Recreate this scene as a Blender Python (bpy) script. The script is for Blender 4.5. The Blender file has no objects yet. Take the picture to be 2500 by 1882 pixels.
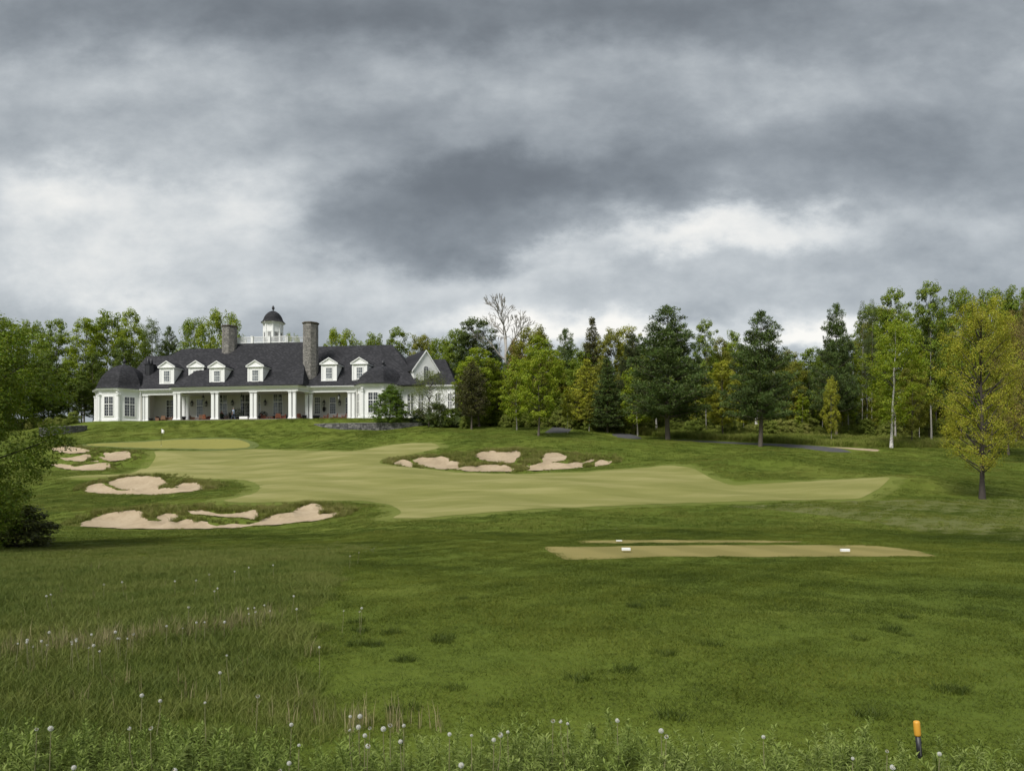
import bpy, math, random
import numpy as np
from mathutils import Vector, Matrix
from mathutils.geometry import delaunay_2d_cdt

R = math.radians
F = 1889.0          # focal length of the photograph in its own pixels
HZ = 1195.0         # row of the horizon
CX = 1250.0
EYE = 1.65
scene = bpy.context.scene
C = scene.collection

# ------------------------------------------------------------------ camera
cam_d = bpy.data.cameras.new('camera'); cam = bpy.data.objects.new('camera', cam_d); C.objects.link(cam)
cam_d.sensor_width = 36.0; cam_d.lens = F / 2500 * 36.0
cam_d.shift_y = (HZ - 941.0) / 2500.0
cam_d.clip_start = 0.1; cam_d.clip_end = 6000
cam.location = (0, 0, EYE); cam.rotation_euler = (R(90), 0, 0)
scene.camera = cam
# ------------------------------------------------------------------ exposure
vs = scene.view_settings
vs.view_transform = 'Standard'; vs.look = 'None'; vs.gamma = 1.0; vs.use_curve_mapping = False
vs.exposure = 1.4
# ------------------------------------------------------------------ sun (soft, behind cloud)
SUN_EL, SUN_AZ = R(48), R(215)      # azimuth clockwise from +Y: behind the camera, to the left
sd = bpy.data.lights.new('sun', 'SUN'); sd.energy = 1.5; sd.angle = R(24); sd.color = (1.0, 0.965, 0.91)
sun = bpy.data.objects.new('sun', sd); C.objects.link(sun)
sv = Vector((math.sin(SUN_AZ) * math.cos(SUN_EL), math.cos(SUN_AZ) * math.cos(SUN_EL), math.sin(SUN_EL)))
sun.rotation_euler = sv.to_track_quat('Z', 'Y').to_euler(); sun.location = (0, 0, 60)

# ------------------------------------------------------------------ world: heavy broken overcast
class NG:
    """small node-graph writer"""
    def __init__(s, tree): s.t = tree; s.l = tree.links
    def n(s, typ, **kw):
        nd = s.t.nodes.new(typ)
        for k, v in kw.items(): setattr(nd, k, v)
        return nd
    def put(s, sock, v):
        if hasattr(v, 'is_output'): s.l.new(v, sock)
        elif v is not None: sock.default_value = v
    def m(s, op, a, b=None, c=None, clamp=False):
        nd = s.n('ShaderNodeMath', operation=op); nd.use_clamp = clamp
        s.put(nd.inputs[0], a)
        if b is not None: s.put(nd.inputs[1], b)
        if c is not None: s.put(nd.inputs[2], c)
        return nd.outputs[0]
    def noise(s, vec, scale, detail=4, rough=.55, dist=0.0, color=False):
        nd = s.n('ShaderNodeTexNoise'); s.put(nd.inputs['Vector'], vec)
        nd.inputs['Scale'].default_value = scale; nd.inputs['Detail'].default_value = detail
        nd.inputs['Roughness'].default_value = rough; nd.inputs['Distortion'].default_value = dist
        return nd.outputs['Color' if color else 'Fac']
    def ramp(s, fac, stops, interp='LINEAR'):
        nd = s.n('ShaderNodeValToRGB'); s.put(nd.inputs[0], fac); cr = nd.color_ramp; cr.interpolation = interp
        while len(cr.elements) < len(stops): cr.elements.new(.5)
        for e, (p, c) in zip(cr.elements, stops):
            e.position = p; e.color = (c, c, c, 1) if isinstance(c, (int, float)) else tuple(c) + (1,)
        return nd.outputs[0]
    def mix(s, f, a, b, mode='MIX'):
        nd = s.n('ShaderNodeMix'); nd.data_type = 'RGBA'; nd.blend_type = mode
        s.put(nd.inputs[0], f)
        for k, v in ((6, a), (7, b)):
            if isinstance(v, (tuple, list)) and len(v) == 3: v = tuple(v) + (1,)
            s.put(nd.inputs[k], v)
        return nd.outputs[2]
    def comb(s, x, y, z):
        nd = s.n('ShaderNodeCombineXYZ')
        for i, v in enumerate((x, y, z)): s.put(nd.inputs[i], v)
        return nd.outputs[0]
    def sep(s, v):
        nd = s.n('ShaderNodeSeparateXYZ'); s.put(nd.inputs[0], v); return nd.outputs

world = bpy.data.worlds.new('World'); scene.world = world; world.use_nodes = True
wt = world.node_tree; wt.nodes.clear(); g = NG(wt)
tc = g.n('ShaderNodeTexCoord').outputs['Generated']
dx, dy, dz = g.sep(tc)
zz = g.m('MAXIMUM', dz, 0.0)
den = g.m('ADD', zz, 0.16)
plane = g.comb(g.m('DIVIDE', dx, den), g.m('DIVIDE', dy, den), 0.0)       # a cloud deck seen in perspective
n_big = g.noise(plane, 0.75, 3, .5, .3)
n_mid = g.noise(plane, 2.3, 6, .56, .35)
yy = g.m('MAXIMUM', dy, 0.06)
uu = g.m('DIVIDE', dx, yy); vv = g.m('DIVIDE', dz, yy)
uv = g.comb(uu, g.m('MULTIPLY', vv, 1.65), 0.0)
warp = g.noise(uv, 6.5, 8, .60, .0, color=True)
wx, wy, wz = g.sep(warp)
uw = g.m('ADD', uu, g.m('MULTIPLY', g.m('SUBTRACT', wx, .5), .17))
vw = g.m('ADD', vv, g.m('MULTIPLY', g.m('SUBTRACT', wy, .5), .12))
# large cloud masses: centre px, centre py, half width, half height, brightness change, tilt
BL = [(250, 30, 900, 90, -.23, 0, 1), (1950, 40, 1100, 125, -.25, -.03, 1), (1200, 40, 600, 80, -.15, 0, 1),
      (330, 205, 420, 70, .09, .05, 1), (1450, 150, 420, 45, .05, 0, 1), (2120, 205, 360, 75, .05, 0, 1),
      (980, 300, 480, 75, -.12, -.03, 1.3), (90, 345, 330, 55, .02, 0, 1), (1100, 505, 370, 140, -.30, .06, 2.6), (1350, 430, 420, 85, -.14, .12, 1.5),
      (1750, 385, 540, 95, -.18, .10, 1.3), (2300, 410, 420, 100, -.10, 0, 1),
      (300, 570, 480, 155, .30, .02, 1.5), (90, 450, 330, 60, .16, -.05, 1.3), (640, 470, 120, 60, .10, 0, 1), (1810, 550, 320, 62, .31, .04, 1.6), (1480, 600, 260, 40, .16, .25, 1.2),
      (1250, 700, 1100, 75, .14, 0, 1), (2350, 660, 420, 60, -.01, 0, 1), (500, 720, 700, 50, .05, 0, 1), (2250, 560, 400, 60, .13, 0, 1),
      (1500, 795, 400, 44, .50, 0, 1), (1180, 815, 240, 26, .20, 0, 1), (1980, 830, 200, 28, .42, 0, 1)]
acc = g.m('MULTIPLY_ADD', n_big, .34, -.17)
acc = g.m('ADD', acc, g.m('MULTIPLY_ADD', n_mid, .12, -.06))
acc = g.m('ADD', acc, g.m('MULTIPLY_ADD', g.noise(uv, 4.6, 12, .60, .06), .78, -.39))
for px, py, rx, ry, am, ti, pw in BL:
    u0 = (px - CX) / F; v0 = (HZ - py) / F
    du = g.m('SUBTRACT', uw, u0); dv = g.m('SUBTRACT', g.m('SUBTRACT', vw, v0), g.m('MULTIPLY', du, ti))
    a = g.m('POWER', g.m('ABSOLUTE', g.m('MULTIPLY', du, F / rx)), 2.0); b = g.m('POWER', g.m('ABSOLUTE', g.m('MULTIPLY', dv, F / ry)), 2.0)
    r2 = g.m('ADD', a, b)
    e = g.m('EXPONENT', g.m('MULTIPLY', g.m('POWER', r2, pw), -1.0))
    acc = g.m('MULTIPLY_ADD', e, am, acc)
val = g.m('ADD', acc, .50, clamp=True)
cloud = g.ramp(val, [(0.0, (.056, .062, .068)), (.20, (.078, .087, .095)), (.42, (.126, .138, .148)),
                     (.60, (.188, .201, .209)), (.78, (.270, .281, .284)), (1.0, (.40, .388, .362))], 'B_SPLINE')
bg = g.n('ShaderNodeBackground'); g.put(bg.inputs[0], cloud); bg.inputs[1].default_value = 1.0
sky = g.n('ShaderNodeTexSky', sky_type='NISHITA', sun_disc=False, sun_elevation=SUN_EL, sun_rotation=SUN_AZ)
bs = g.n('ShaderNodeBackground'); g.put(bs.inputs[0], sky.outputs[0]); bs.inputs[1].default_value = 0.06
ms = g.n('ShaderNodeMixShader'); ms.inputs[0].default_value = .94
wt.links.new(bs.outputs[0], ms.inputs[1]); wt.links.new(bg.outputs[0], ms.inputs[2])
wo = g.n('ShaderNodeOutputWorld'); wt.links.new(ms.outputs[0], wo.inputs[0])

# ------------------------------------------------------------------ object helpers
def tag(o, label=None, cat=None, group=None, kind=None):
    if label: o['label'] = label
    if cat: o['category'] = cat
    if group: o['group'] = group
    if kind: o['kind'] = kind
    return o
def empty(name, loc=(0, 0, 0), rz=0, label=None, cat=None, group=None):
    o = bpy.data.objects.new(name, None); C.objects.link(o)
    o.location = loc; o.rotation_euler = (0, 0, rz); o.empty_display_size = .2
    return tag(o, label, cat, group)
def link(name, me, mat=None, parent=None, loc=None, rz=None):
    o = bpy.data.objects.new(name, me); C.objects.link(o)
    if mat is not None and len(me.materials) == 0: me.materials.append(mat)
    if parent is not None: o.parent = parent
    if loc is not None: o.location = loc
    if rz is not None: o.rotation_euler = (0, 0, rz)
    return o
CH = {}
def kids(o):
    return [c for c in bpy.data.objects if c.parent is o]
def copy_tree(src, parent=None, children=None):
    c = src.copy(); C.objects.link(c); c.parent = parent
    for ch in (children if children is not None else kids(src)): copy_tree(ch, c)
    return c

def np_mesh(name, V, Fc, smooth=False, attrs=None):
    """V (n,3), Fc (m,k) faces of one size"""
    V = np.asarray(V, dtype=np.float32); Fc = np.asarray(Fc, dtype=np.int32)
    me = bpy.data.meshes.new(name); k = Fc.shape[1]; m = len(Fc)
    me.vertices.add(len(V)); me.vertices.foreach_set('co', V.ravel())
    me.loops.add(m * k); me.loops.foreach_set('vertex_index', Fc.ravel())
    me.polygons.add(m); me.polygons.foreach_set('loop_start', np.arange(0, m * k, k, dtype=np.int32))
    me.update(calc_edges=True)
    if smooth: me.polygons.foreach_set('use_smooth', np.ones(m, dtype=bool))
    for an, av in (attrs or {}).items():
        at = me.attributes.new(an, 'FLOAT', 'POINT'); at.data.foreach_set('value', np.asarray(av, dtype=np.float32))
    return me

class MB:
    """collects shapes into one mesh"""
    def __init__(s): s.v = []; s.f = []
    def add(s, vs_, fs):
        b = len(s.v); s.v += [tuple(v) for v in vs_]; s.f += [tuple(i + b for i in f) for f in fs]; return s
    def box(s, c, d, rz=0, tilt=None):
        hx, hy, hz = d[0] / 2, d[1] / 2, d[2] / 2
        P = [Vector((sx * hx, sy * hy, sz * hz)) for sz in (-1, 1) for sy in (-1, 1) for sx in (-1, 1)]
        M = Matrix.Rotation(rz, 3, 'Z')
        if tilt: M = M @ Matrix.Rotation(tilt[0], 3, 'X') @ Matrix.Rotation(tilt[1], 3, 'Y')
        P = [M @ p + Vector(c) for p in P]
        return s.add(P, [(0, 2, 3, 1), (4, 5, 7, 6), (0, 1, 5, 4), (2, 6, 7, 3), (0, 4, 6, 2), (1, 3, 7, 5)])
    def b2(s, x0, x1, y0, y1, z0, z1): return s.box(((x0 + x1) / 2, (y0 + y1) / 2, (z0 + z1) / 2), (abs(x1 - x0), abs(y1 - y0), abs(z1 - z0)))
    def tube(s, pts, rad, n=6, cap=True):
        pts = [Vector(p) for p in pts]; m = len(pts); b = []
        if not hasattr(rad, '__len__'): rad = [rad] * m
        up = Vector((0.13, 0.21, 1)).normalized(); ring = []
        for i, p in enumerate(pts):
            t = (pts[min(i + 1, m - 1)] - pts[max(i - 1, 0)])
            t = t.normalized() if t.length > 1e-9 else Vector((0, 0, 1))
            a = t.cross(Vector((1, 0.07, 0.03)) if abs(t.z) > .8 else up).normalized(); c = t.cross(a)
            ring += [p + (a * math.cos(2 * math.pi * k / n) + c * math.sin(2 * math.pi * k / n)) * rad[i] for k in range(n)]
        fs = [(i * n + k, i * n + (k + 1) % n, (i + 1) * n + (k + 1) % n, (i + 1) * n + k) for i in range(m - 1) for k in range(n)]
        if cap: fs += [tuple(range(n))[::-1], tuple((m - 1) * n + k for k in range(n))]
        return s.add(ring, fs)
    def lathe(s, c, prof, n=12, sx=1, sy=1, rot=0):
        ring = []
        for r, z in prof:
            ring += [(c[0] + sx * r * math.cos(rot + 2 * math.pi * k / n), c[1] + sy * r * math.sin(rot + 2 * math.pi * k / n), c[2] + z) for k in range(n)]
        m = len(prof)
        fs = [(i * n + k, i * n + (k + 1) % n, (i + 1) * n + (k + 1) % n, (i + 1) * n + k) for i in range(m - 1) for k in range(n)]
        fs += [tuple(range(n))[::-1], tuple((m - 1) * n + k for k in range(n))]
        return s.add(ring, fs)
    def prism(s, poly, z0, z1):
        n = len(poly)
        return s.add([(x, y, z0) for x, y in poly] + [(x, y, z1) for x, y in poly],
                     [tuple(range(n))[::-1], tuple(range(n, 2 * n))] + [(i, (i + 1) % n, n + (i + 1) % n, n + i) for i in range(n)])
    def sweep(s, path, prof, closed=False):
        """prof (outward, z) along a plan path; outward lies right of the walking direction"""
        P = [Vector(p) for p in path]; n = len(P); out = []
        for i in range(n):
            a = P[i] - P[i - 1] if (i > 0 or closed) else P[1] - P[0]
            b = P[(i + 1) % n] - P[i] if (i < n - 1 or closed) else a
            a = a.normalized(); b = b.normalized()
            na = Vector((a.y, -a.x)); nb = Vector((b.y, -b.x)); mt = (na + nb)
            mt = mt / max(mt.length_squared / 2, .3)
            out += [(P[i].x + mt.x * o, P[i].y + mt.y * o, z) for o, z in prof]
        k = len(prof); fs = []
        for i in range(n if closed else n - 1):
            j = (i + 1) % n
            fs += [(i * k + q, i * k + (q + 1) % k, j * k + (q + 1) % k, j * k + q) for q in range(k)]
        if not closed: fs += [tuple(range(k))[::-1], tuple((n - 1) * k + q for q in range(k))]
        return s.add(out, fs)
    def mesh(s, name, smooth=False):
        me = bpy.data.meshes.new(name); me.from_pydata(s.v, [], s.f); me.update()
        if smooth: me.polygons.foreach_set('use_smooth', [True] * len(me.polygons))
        return me
    def build(s, name, mat, parent=None, smooth=False, **kw):
        return link(name, s.mesh(name, smooth), mat, parent, **kw)

# ------------------------------------------------------------------ materials
def mat_new(name):
    m = bpy.data.materials.new(name); m.use_nodes = True; t = m.node_tree; t.nodes.clear()
    g = NG(t); o = g.n('ShaderNodeOutputMaterial'); return m, g, o
def plain(name, col, rough=.6, var=.12, nscale=6, bump=0.0, bscale=40, spec=.5, metal=0.0, use_obj=False):
    m, g, o = mat_new(name); p = g.n('ShaderNodeBsdfPrincipled')
    tcn = g.n('ShaderNodeTexCoord').outputs['Object']
    nz = g.noise(tcn, nscale, 5, .6)
    f = g.m('MULTIPLY_ADD', nz, 2 * var, 1 - var)
    c = g.mix(1.0, tuple(col), g.comb(f, f, f), 'MULTIPLY')
    g.put(p.inputs['Base Color'], c); p.inputs['Roughness'].default_value = rough
    p.inputs['Specular IOR Level'].default_value = spec; p.inputs['Metallic'].default_value = metal
    if bump:
        b = g.n('ShaderNodeBump'); b.inputs['Strength'].default_value = bump; b.inputs['Distance'].default_value = .02
        g.put(b.inputs['Height'], g.noise(tcn, bscale, 4, .6)); g.l.new(b.outputs[0], p.inputs['Normal'])
    g.l.new(p.outputs[0], o.inputs[0]); return m

def leaf_mat(name, tr=.38, rough=.55, hue=.0, contrast=.45):
    """leaf colour = object colour x a per-leaf variation stored on the mesh"""
    m, g, o = mat_new(name)
    oc = g.n('ShaderNodeObjectInfo').outputs['Color']
    at = g.n('ShaderNodeAttribute', attribute_name='var').outputs['Fac']
    at2 = g.n('ShaderNodeAttribute', attribute_name='var2').outputs['Fac']
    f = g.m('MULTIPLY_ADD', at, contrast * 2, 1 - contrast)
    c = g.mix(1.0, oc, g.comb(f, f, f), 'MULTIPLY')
    hs = g.n('ShaderNodeHueSaturation'); g.put(hs.inputs['Hue'], g.m('MULTIPLY_ADD', at2, .05, .475))
    hs.inputs['Saturation'].default_value = 1.0; g.put(hs.inputs['Color'], c); c = hs.outputs[0]
    p = g.n('ShaderNodeBsdfPrincipled'); g.put(p.inputs['Base Color'], c); p.inputs['Roughness'].default_value = rough
    p.inputs['Specular IOR Level'].default_value = .25
    t = g.n('ShaderNodeBsdfTranslucent'); g.put(t.inputs[0], g.mix(1.0, c, (1.25, 1.3, .6), 'MULTIPLY'))
    mx = g.n('ShaderNodeMixShader'); mx.inputs[0].default_value = tr
    g.l.new(p.outputs[0], mx.inputs[1]); g.l.new(t.outputs[0], mx.inputs[2]); g.l.new(mx.outputs[0], o.inputs[0])
    return m

def turf_mat(name, dark, mid, light, s_big=.08, s_mid=.9, s_fine=22, stripes=None, bump=.6, contrast=1.0, streak=.35):
    m, g, o = mat_new(name)
    pos = g.n('ShaderNodeNewGeometry').outputs['Position']
    x, y, z = g.sep(pos)
    P2 = g.comb(x, y, 0.0)
    PS = g.comb(g.m('MULTIPLY', x, streak), y, 0.0)
    a = g.noise(P2, s_big, 4, .6, .4); b = g.noise(PS, s_mid, 6, .66, .6); c = g.noise(P2, s_fine, 4, .7)
    v = g.m('ADD', g.m('MULTIPLY', a, .50), g.m('ADD', g.m('MULTIPLY', b, .38), g.m('MULTIPLY', c, .22)))
    v = g.m('MULTIPLY_ADD', g.m('SUBTRACT', v, .55), 2.1 * contrast, .5)
    if stripes:
        for ang, wid, amt in stripes:
            q = g.m('ADD', g.m('MULTIPLY', x, math.cos(ang) / wid), g.m('MULTIPLY', y, math.sin(ang) / wid))
            q = g.m('ADD', q, g.m('MULTIPLY', g.noise(P2, .09, 2), 1.6))
            w = g.m('MULTIPLY', g.m('SINE', g.m('MULTIPLY', q, math.pi)), 2.2)
            w = g.m('MAXIMUM', g.m('MINIMUM', w, 1.0), -1.0)
            v = g.m('MULTIPLY_ADD', w, amt, v)
    v = g.m('ADD', v, 0.0, clamp=True)
    col = g.ramp(v, [(0.0, dark), (.5, mid), (1.0, light)])
    p = g.n('ShaderNodeBsdfPrincipled'); g.put(p.inputs['Base Color'], col); p.inputs['Roughness'].default_value = .85
    p.inputs['Specular IOR Level'].default_value = .12
    bp = g.n('ShaderNodeBump'); bp.inputs['Strength'].default_value = bump; bp.inputs['Distance'].default_value = .06
    g.put(bp.inputs['Height'], g.m('ADD', b, g.m('MULTIPLY', c, .8))); g.l.new(bp.outputs[0], p.inputs['Normal'])
    g.l.new(p.outputs[0], o.inputs[0]); return m

M = {}
M['white'] = plain('white_paint', (.83, .835, .825), .5, .04, 2, .05)
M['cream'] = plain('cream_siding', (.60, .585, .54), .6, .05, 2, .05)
M['frame'] = plain('window_paint', (.82, .82, .80), .45, .03)
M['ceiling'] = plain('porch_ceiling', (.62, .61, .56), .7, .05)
M['black'] = plain('black_metal', (.018, .018, .022), .45, .2)
M['lead'] = plain('dark_flashing', (.035, .036, .042), .6, .2)
M['charcoal_pot'] = plain('charcoal_pot', (.03, .03, .036), .6, .2)
M['teak'] = plain('teak_wood', (.24, .085, .04), .6, .3, 12)
M['wicker'] = plain('brown_wicker', (.17, .09, .05), .75, .35, 30, .5, 60)
M['dark_cushion'] = plain('dark_cushion', (.035, .018, .02), .85, .2, 10)
M['red_cushion'] = plain('red_cushion', (.16, .035, .03), .85, .2, 10)
M['bark'] = plain('grey_bark', (.115, .095, .075), .9, .45, 5, .8, 14)
M['bark_dark'] = plain('dark_bark', (.055, .045, .038), .9, .4, 5, .8, 14)
M['bark_pale'] = plain('pale_bark', (.33, .31, .28), .85, .3, 4, .5, 14)
def birch_mat():
    m, g, o = mat_new('birch_bark'); t = g.n('ShaderNodeTexCoord').outputs['Object']; x, y, z = g.sep(t)
    nz = g.noise(g.comb(g.m('MULTIPLY', x, 2.0), g.m('MULTIPLY', y, 2.0), g.m('MULTIPLY', z, 5.0)), 2.0, 4, .6)
    c = g.ramp(nz, [(.0, (.05, .045, .04)), (.40, (.07, .06, .055)), (.47, (.60, .58, .54)), (1, (.72, .70, .66))])
    p = g.n('ShaderNodeBsdfPrincipled'); g.put(p.inputs['Base Color'], c); p.inputs['Roughness'].default_value = .7
    g.l.new(p.outputs[0], o.inputs[0]); return m
M['birch'] = birch_mat()
def glass_mat(name, a, b):
    m, g, o = mat_new(name); t = g.n('ShaderNodeTexCoord').outputs['Object']
    c = g.mix(g.ramp(g.noise(t, .9, 2), [(.4, 0), (.62, 1)]), a, b)
    p = g.n('ShaderNodeBsdfPrincipled'); g.put(p.inputs['Base Color'], c); p.inputs['Roughness'].default_value = .06
    p.inputs['Specular IOR Level'].default_value = .9; g.l.new(p.outputs[0], o.inputs[0]); return m
M['glass'] = glass_mat('dark_glass', (.018, .02, .024), (.07, .075, .085))
M['glass_pale'] = glass_mat('sky_reflection_glass', (.10, .115, .13), (.30, .32, .33))  # pale panes: the sky's reflection is put into the glass colour
def shingle_mat():
    m, g, o = mat_new('slate_shingles')
    t = g.n('ShaderNodeTexCoord').outputs['Object']; x, y, z = g.sep(t)
    row = g.m('FLOOR', g.m('MULTIPLY', z, 5.2))
    cellx = g.m('FLOOR', g.m('ADD', g.m('MULTIPLY', g.m('ADD', x, g.m('MULTIPLY', y, .83)), 3.3), g.m('MULTIPLY', row, .37)))
    wn = g.n('ShaderNodeTexWhiteNoise', noise_dimensions='2D'); g.put(wn.inputs['Vector'], g.comb(cellx, row, 0.0))
    fr = g.m('FRACT', g.m('MULTIPLY', z, 5.2))
    edge = g.m('LESS_THAN', fr, .16)
    v = g.m('ADD', g.m('MULTIPLY', wn.outputs[0], .45), g.m('MULTIPLY', g.noise(t, .35, 3, .5), .5))
    c = g.ramp(v, [(.1, (.014, .0145, .017)), (.5, (.026, .026, .030)), (1.0, (.062, .061, .067))])
    c = g.mix(g.m('MULTIPLY', edge, .55), c, (.006, .006, .008))
    p = g.n('ShaderNodeBsdfPrincipled'); g.put(p.inputs['Base Color'], c); p.inputs['Roughness'].default_value = .8
    p.inputs['Specular IOR Level'].default_value = .25
    b = g.n('ShaderNodeBump'); b.inputs['Strength'].default_value = .5; b.inputs['Distance'].default_value = .03
    g.put(b.inputs['Height'], g.m('ADD', fr, g.m('MULTIPLY', wn.outputs[0], .5))); g.l.new(b.outputs[0], p.inputs['Normal'])
    g.l.new(p.outputs[0], o.inputs[0]); return m
M['slate'] = shingle_mat()
def stone_mat(name, cols):
    m, g, o = mat_new(name)
    at = g.n('ShaderNodeAttribute', attribute_name='var').outputs['Fac']
    t = g.n('ShaderNodeTexCoord').outputs['Object']
    v = g.m('ADD', g.m('MULTIPLY', at, .75), g.m('MULTIPLY', g.noise(t, 5, 5, .6), .3))
    c = g.ramp(v, [(.05 + .9 * i / (len(cols) - 1), q) for i, q in enumerate(cols)])
    p = g.n('ShaderNodeBsdfPrincipled'); g.put(p.inputs['Base Color'], c); p.inputs['Roughness'].default_value = .9
    b = g.n('ShaderNodeBump'); b.inputs['Strength'].default_value = .6; b.inputs['Distance'].default_value = .02
    g.put(b.inputs['Height'], g.noise(t, 14, 4, .6)); g.l.new(b.outputs[0], p.inputs['Normal'])
    g.l.new(p.outputs[0], o.inputs[0]); return m
M['stone'] = stone_mat('field_stone', [(.13, .125, .118), (.20, .19, .178), (.255, .24, .222), (.32, .30, .28)])
M['wallstone'] = stone_mat('grey_wall_stone', [(.05, .05, .05), (.11, .108, .108), (.17, .165, .16), (.26, .25, .235)])
M['mortar'] = plain('dark_mortar', (.07, .062, .055), .95, .3)  # dark mortar colour of the wall and chimney cores
M['leaf'] = leaf_mat('leaf')
M['needle'] = leaf_mat('needle', .15, .6, contrast=.62)
M['blade'] = None
# ------------------------------------------------------------------ terrain height field
def pchip(x, y, xi):
    x = np.asarray(x, float); y = np.asarray(y, float); h = np.diff(x); d = np.diff(y) / h
    m = np.zeros(len(x))
    for i in range(1, len(x) - 1):
        if d[i - 1] * d[i] > 0:
            w1 = 2 * h[i] + h[i - 1]; w2 = h[i] + 2 * h[i - 1]; m[i] = (w1 + w2) / (w1 / d[i - 1] + w2 / d[i])
    m[0] = d[0]; m[-1] = 0
    xi = np.clip(xi, x[0], x[-1]); k = np.clip(np.searchsorted(x, xi) - 1, 0, len(x) - 2)
    t = (xi - x[k]) / h[k]
    return ((2 * t**3 - 3 * t**2 + 1) * y[k] + (t**3 - 2 * t**2 + t) * h[k] * m[k] + (-2 * t**3 + 3 * t**2) * y[k + 1] + (t**3 - t**2) * h[k] * m[k + 1])
ZB = 12.08      # level of the clubhouse terrace
PROF = {   # photo column: (distance, photo row of the ground there)
 -700: [(20, 1362), (30, 1325), (45, 1290), (60, 1240), (80, 1180), (100, 1130), (130, 1080), (200, 1085)],
 0: [(20, 1358), (30, 1318), (38, 1292), (47, 1240), (58, 1208), (66, 1172), (80, 1146), (90, 1104), (102, 1078), (118, 1050), (135, 1048), (200, 1085)],
 250: [(20, 1356), (30, 1315), (38, 1291), (46, 1234), (54, 1212), (58.5, 1207), (65, 1166), (74, 1152), (79, 1146), (87, 1101), (98, 1076), (108, 1048), (116.5, 1029), (140, 1052), (200, 1085)],
 600: [(20, 1354), (30, 1312), (37, 1291), (45, 1225), (54, 1190), (64, 1158), (80, 1119), (92, 1097), (99, 1073), (107, 1047), (113, 1026), (140, 1052), (200, 1085)],
 900: [(20, 1350), (30, 1304), (36, 1276), (42, 1246), (50, 1202), (62, 1152), (74, 1114), (84, 1091), (94, 1066), (104.5, 1050), (107.5, 1034), (111, 1022), (140, 1052), (200, 1085)],
 1250: [(20, 1349), (30, 1300), (36, 1268), (42, 1235), (50, 1190), (60, 1159), (66, 1149), (73, 1108), (79, 1088), (88, 1066), (98, 1046), (112, 1038), (140, 1040), (200, 1080)],
 1600: [(20, 1349), (30, 1298), (38, 1256), (44, 1228), (53, 1176), (60, 1150), (70, 1120), (80, 1092), (88, 1077), (95, 1068), (110, 1054), (140, 1050), (200, 1080)],
 1900: [(20, 1350), (30, 1297), (38, 1255), (44, 1224), (53, 1180), (58, 1150), (68, 1118), (80, 1098), (88, 1086), (96, 1074), (110, 1060), (140, 1055), (200, 1085)],
 2200: [(20, 1349), (30, 1296), (38, 1255), (45, 1221), (54, 1168), (62, 1142), (75, 1110), (85, 1094), (95, 1080), (110, 1066), (140, 1060), (200, 1085)],
 2500: [(20, 1348), (30, 1294), (38, 1252), (47, 1217), (56, 1172), (65, 1142), (78, 1112), (88, 1093), (100, 1078), (115, 1066), (140, 1060), (200, 1085)],
 3300: [(20, 1348), (30, 1290), (45, 1225), (60, 1160), (80, 1110), (100, 1080), (140, 1060), (200, 1085)],
}
YG = np.linspace(0, 240, 961)
UG = np.linspace(-800, 3400, 421)
pk = sorted(PROF); rows = []
for k in pk:
    ys = [0, 5, 10]; zs = [0, 0, 0.0]
    for Y, p in PROF[k]: ys.append(Y); zs.append(EYE + (HZ - p) / F * Y)
    ys.append(230); zs.append(zs[-1])
    rows.append(pchip(ys, zs, YG))
rows = np.array(rows)
TAB = np.zeros((len(UG), len(YG)))
for j in range(len(YG)): TAB[:, j] = pchip(pk, rows[:, j], UG)
def blur(a, r, ax):
    k = np.exp(-np.linspace(-2, 2, 2 * r + 1)**2); k /= k.sum()
    pad = [(0, 0), (0, 0)]; pad[ax] = (r, r); b = np.pad(a, pad, mode='edge')
    return sum(k[i] * (b[i:i + a.shape[0], :] if ax == 0 else b[:, i:i + a.shape[1]]) for i in range(2 * r + 1))
TAB = blur(blur(TAB, 6, 0), 4, 1)

TH = R(7.5); BC, BS = math.cos(TH), math.sin(TH); BX0 = (240 - CX) / F * 118.0; BY0 = 118.0
def b_local(px, t):
    u = (px - CX) / F; return (u * (BY0 + t * BC) - BX0 - t * BS) / (BC + u * BS)
def b_z(px, py, t):
    s = b_local(px, t); return (HZ - py) / F * (BY0 - s * BS + t * BC) + EYE - ZB
def b_world(s, t): return (BX0 + s * BC + t * BS, BY0 - s * BS + t * BC)

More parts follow.
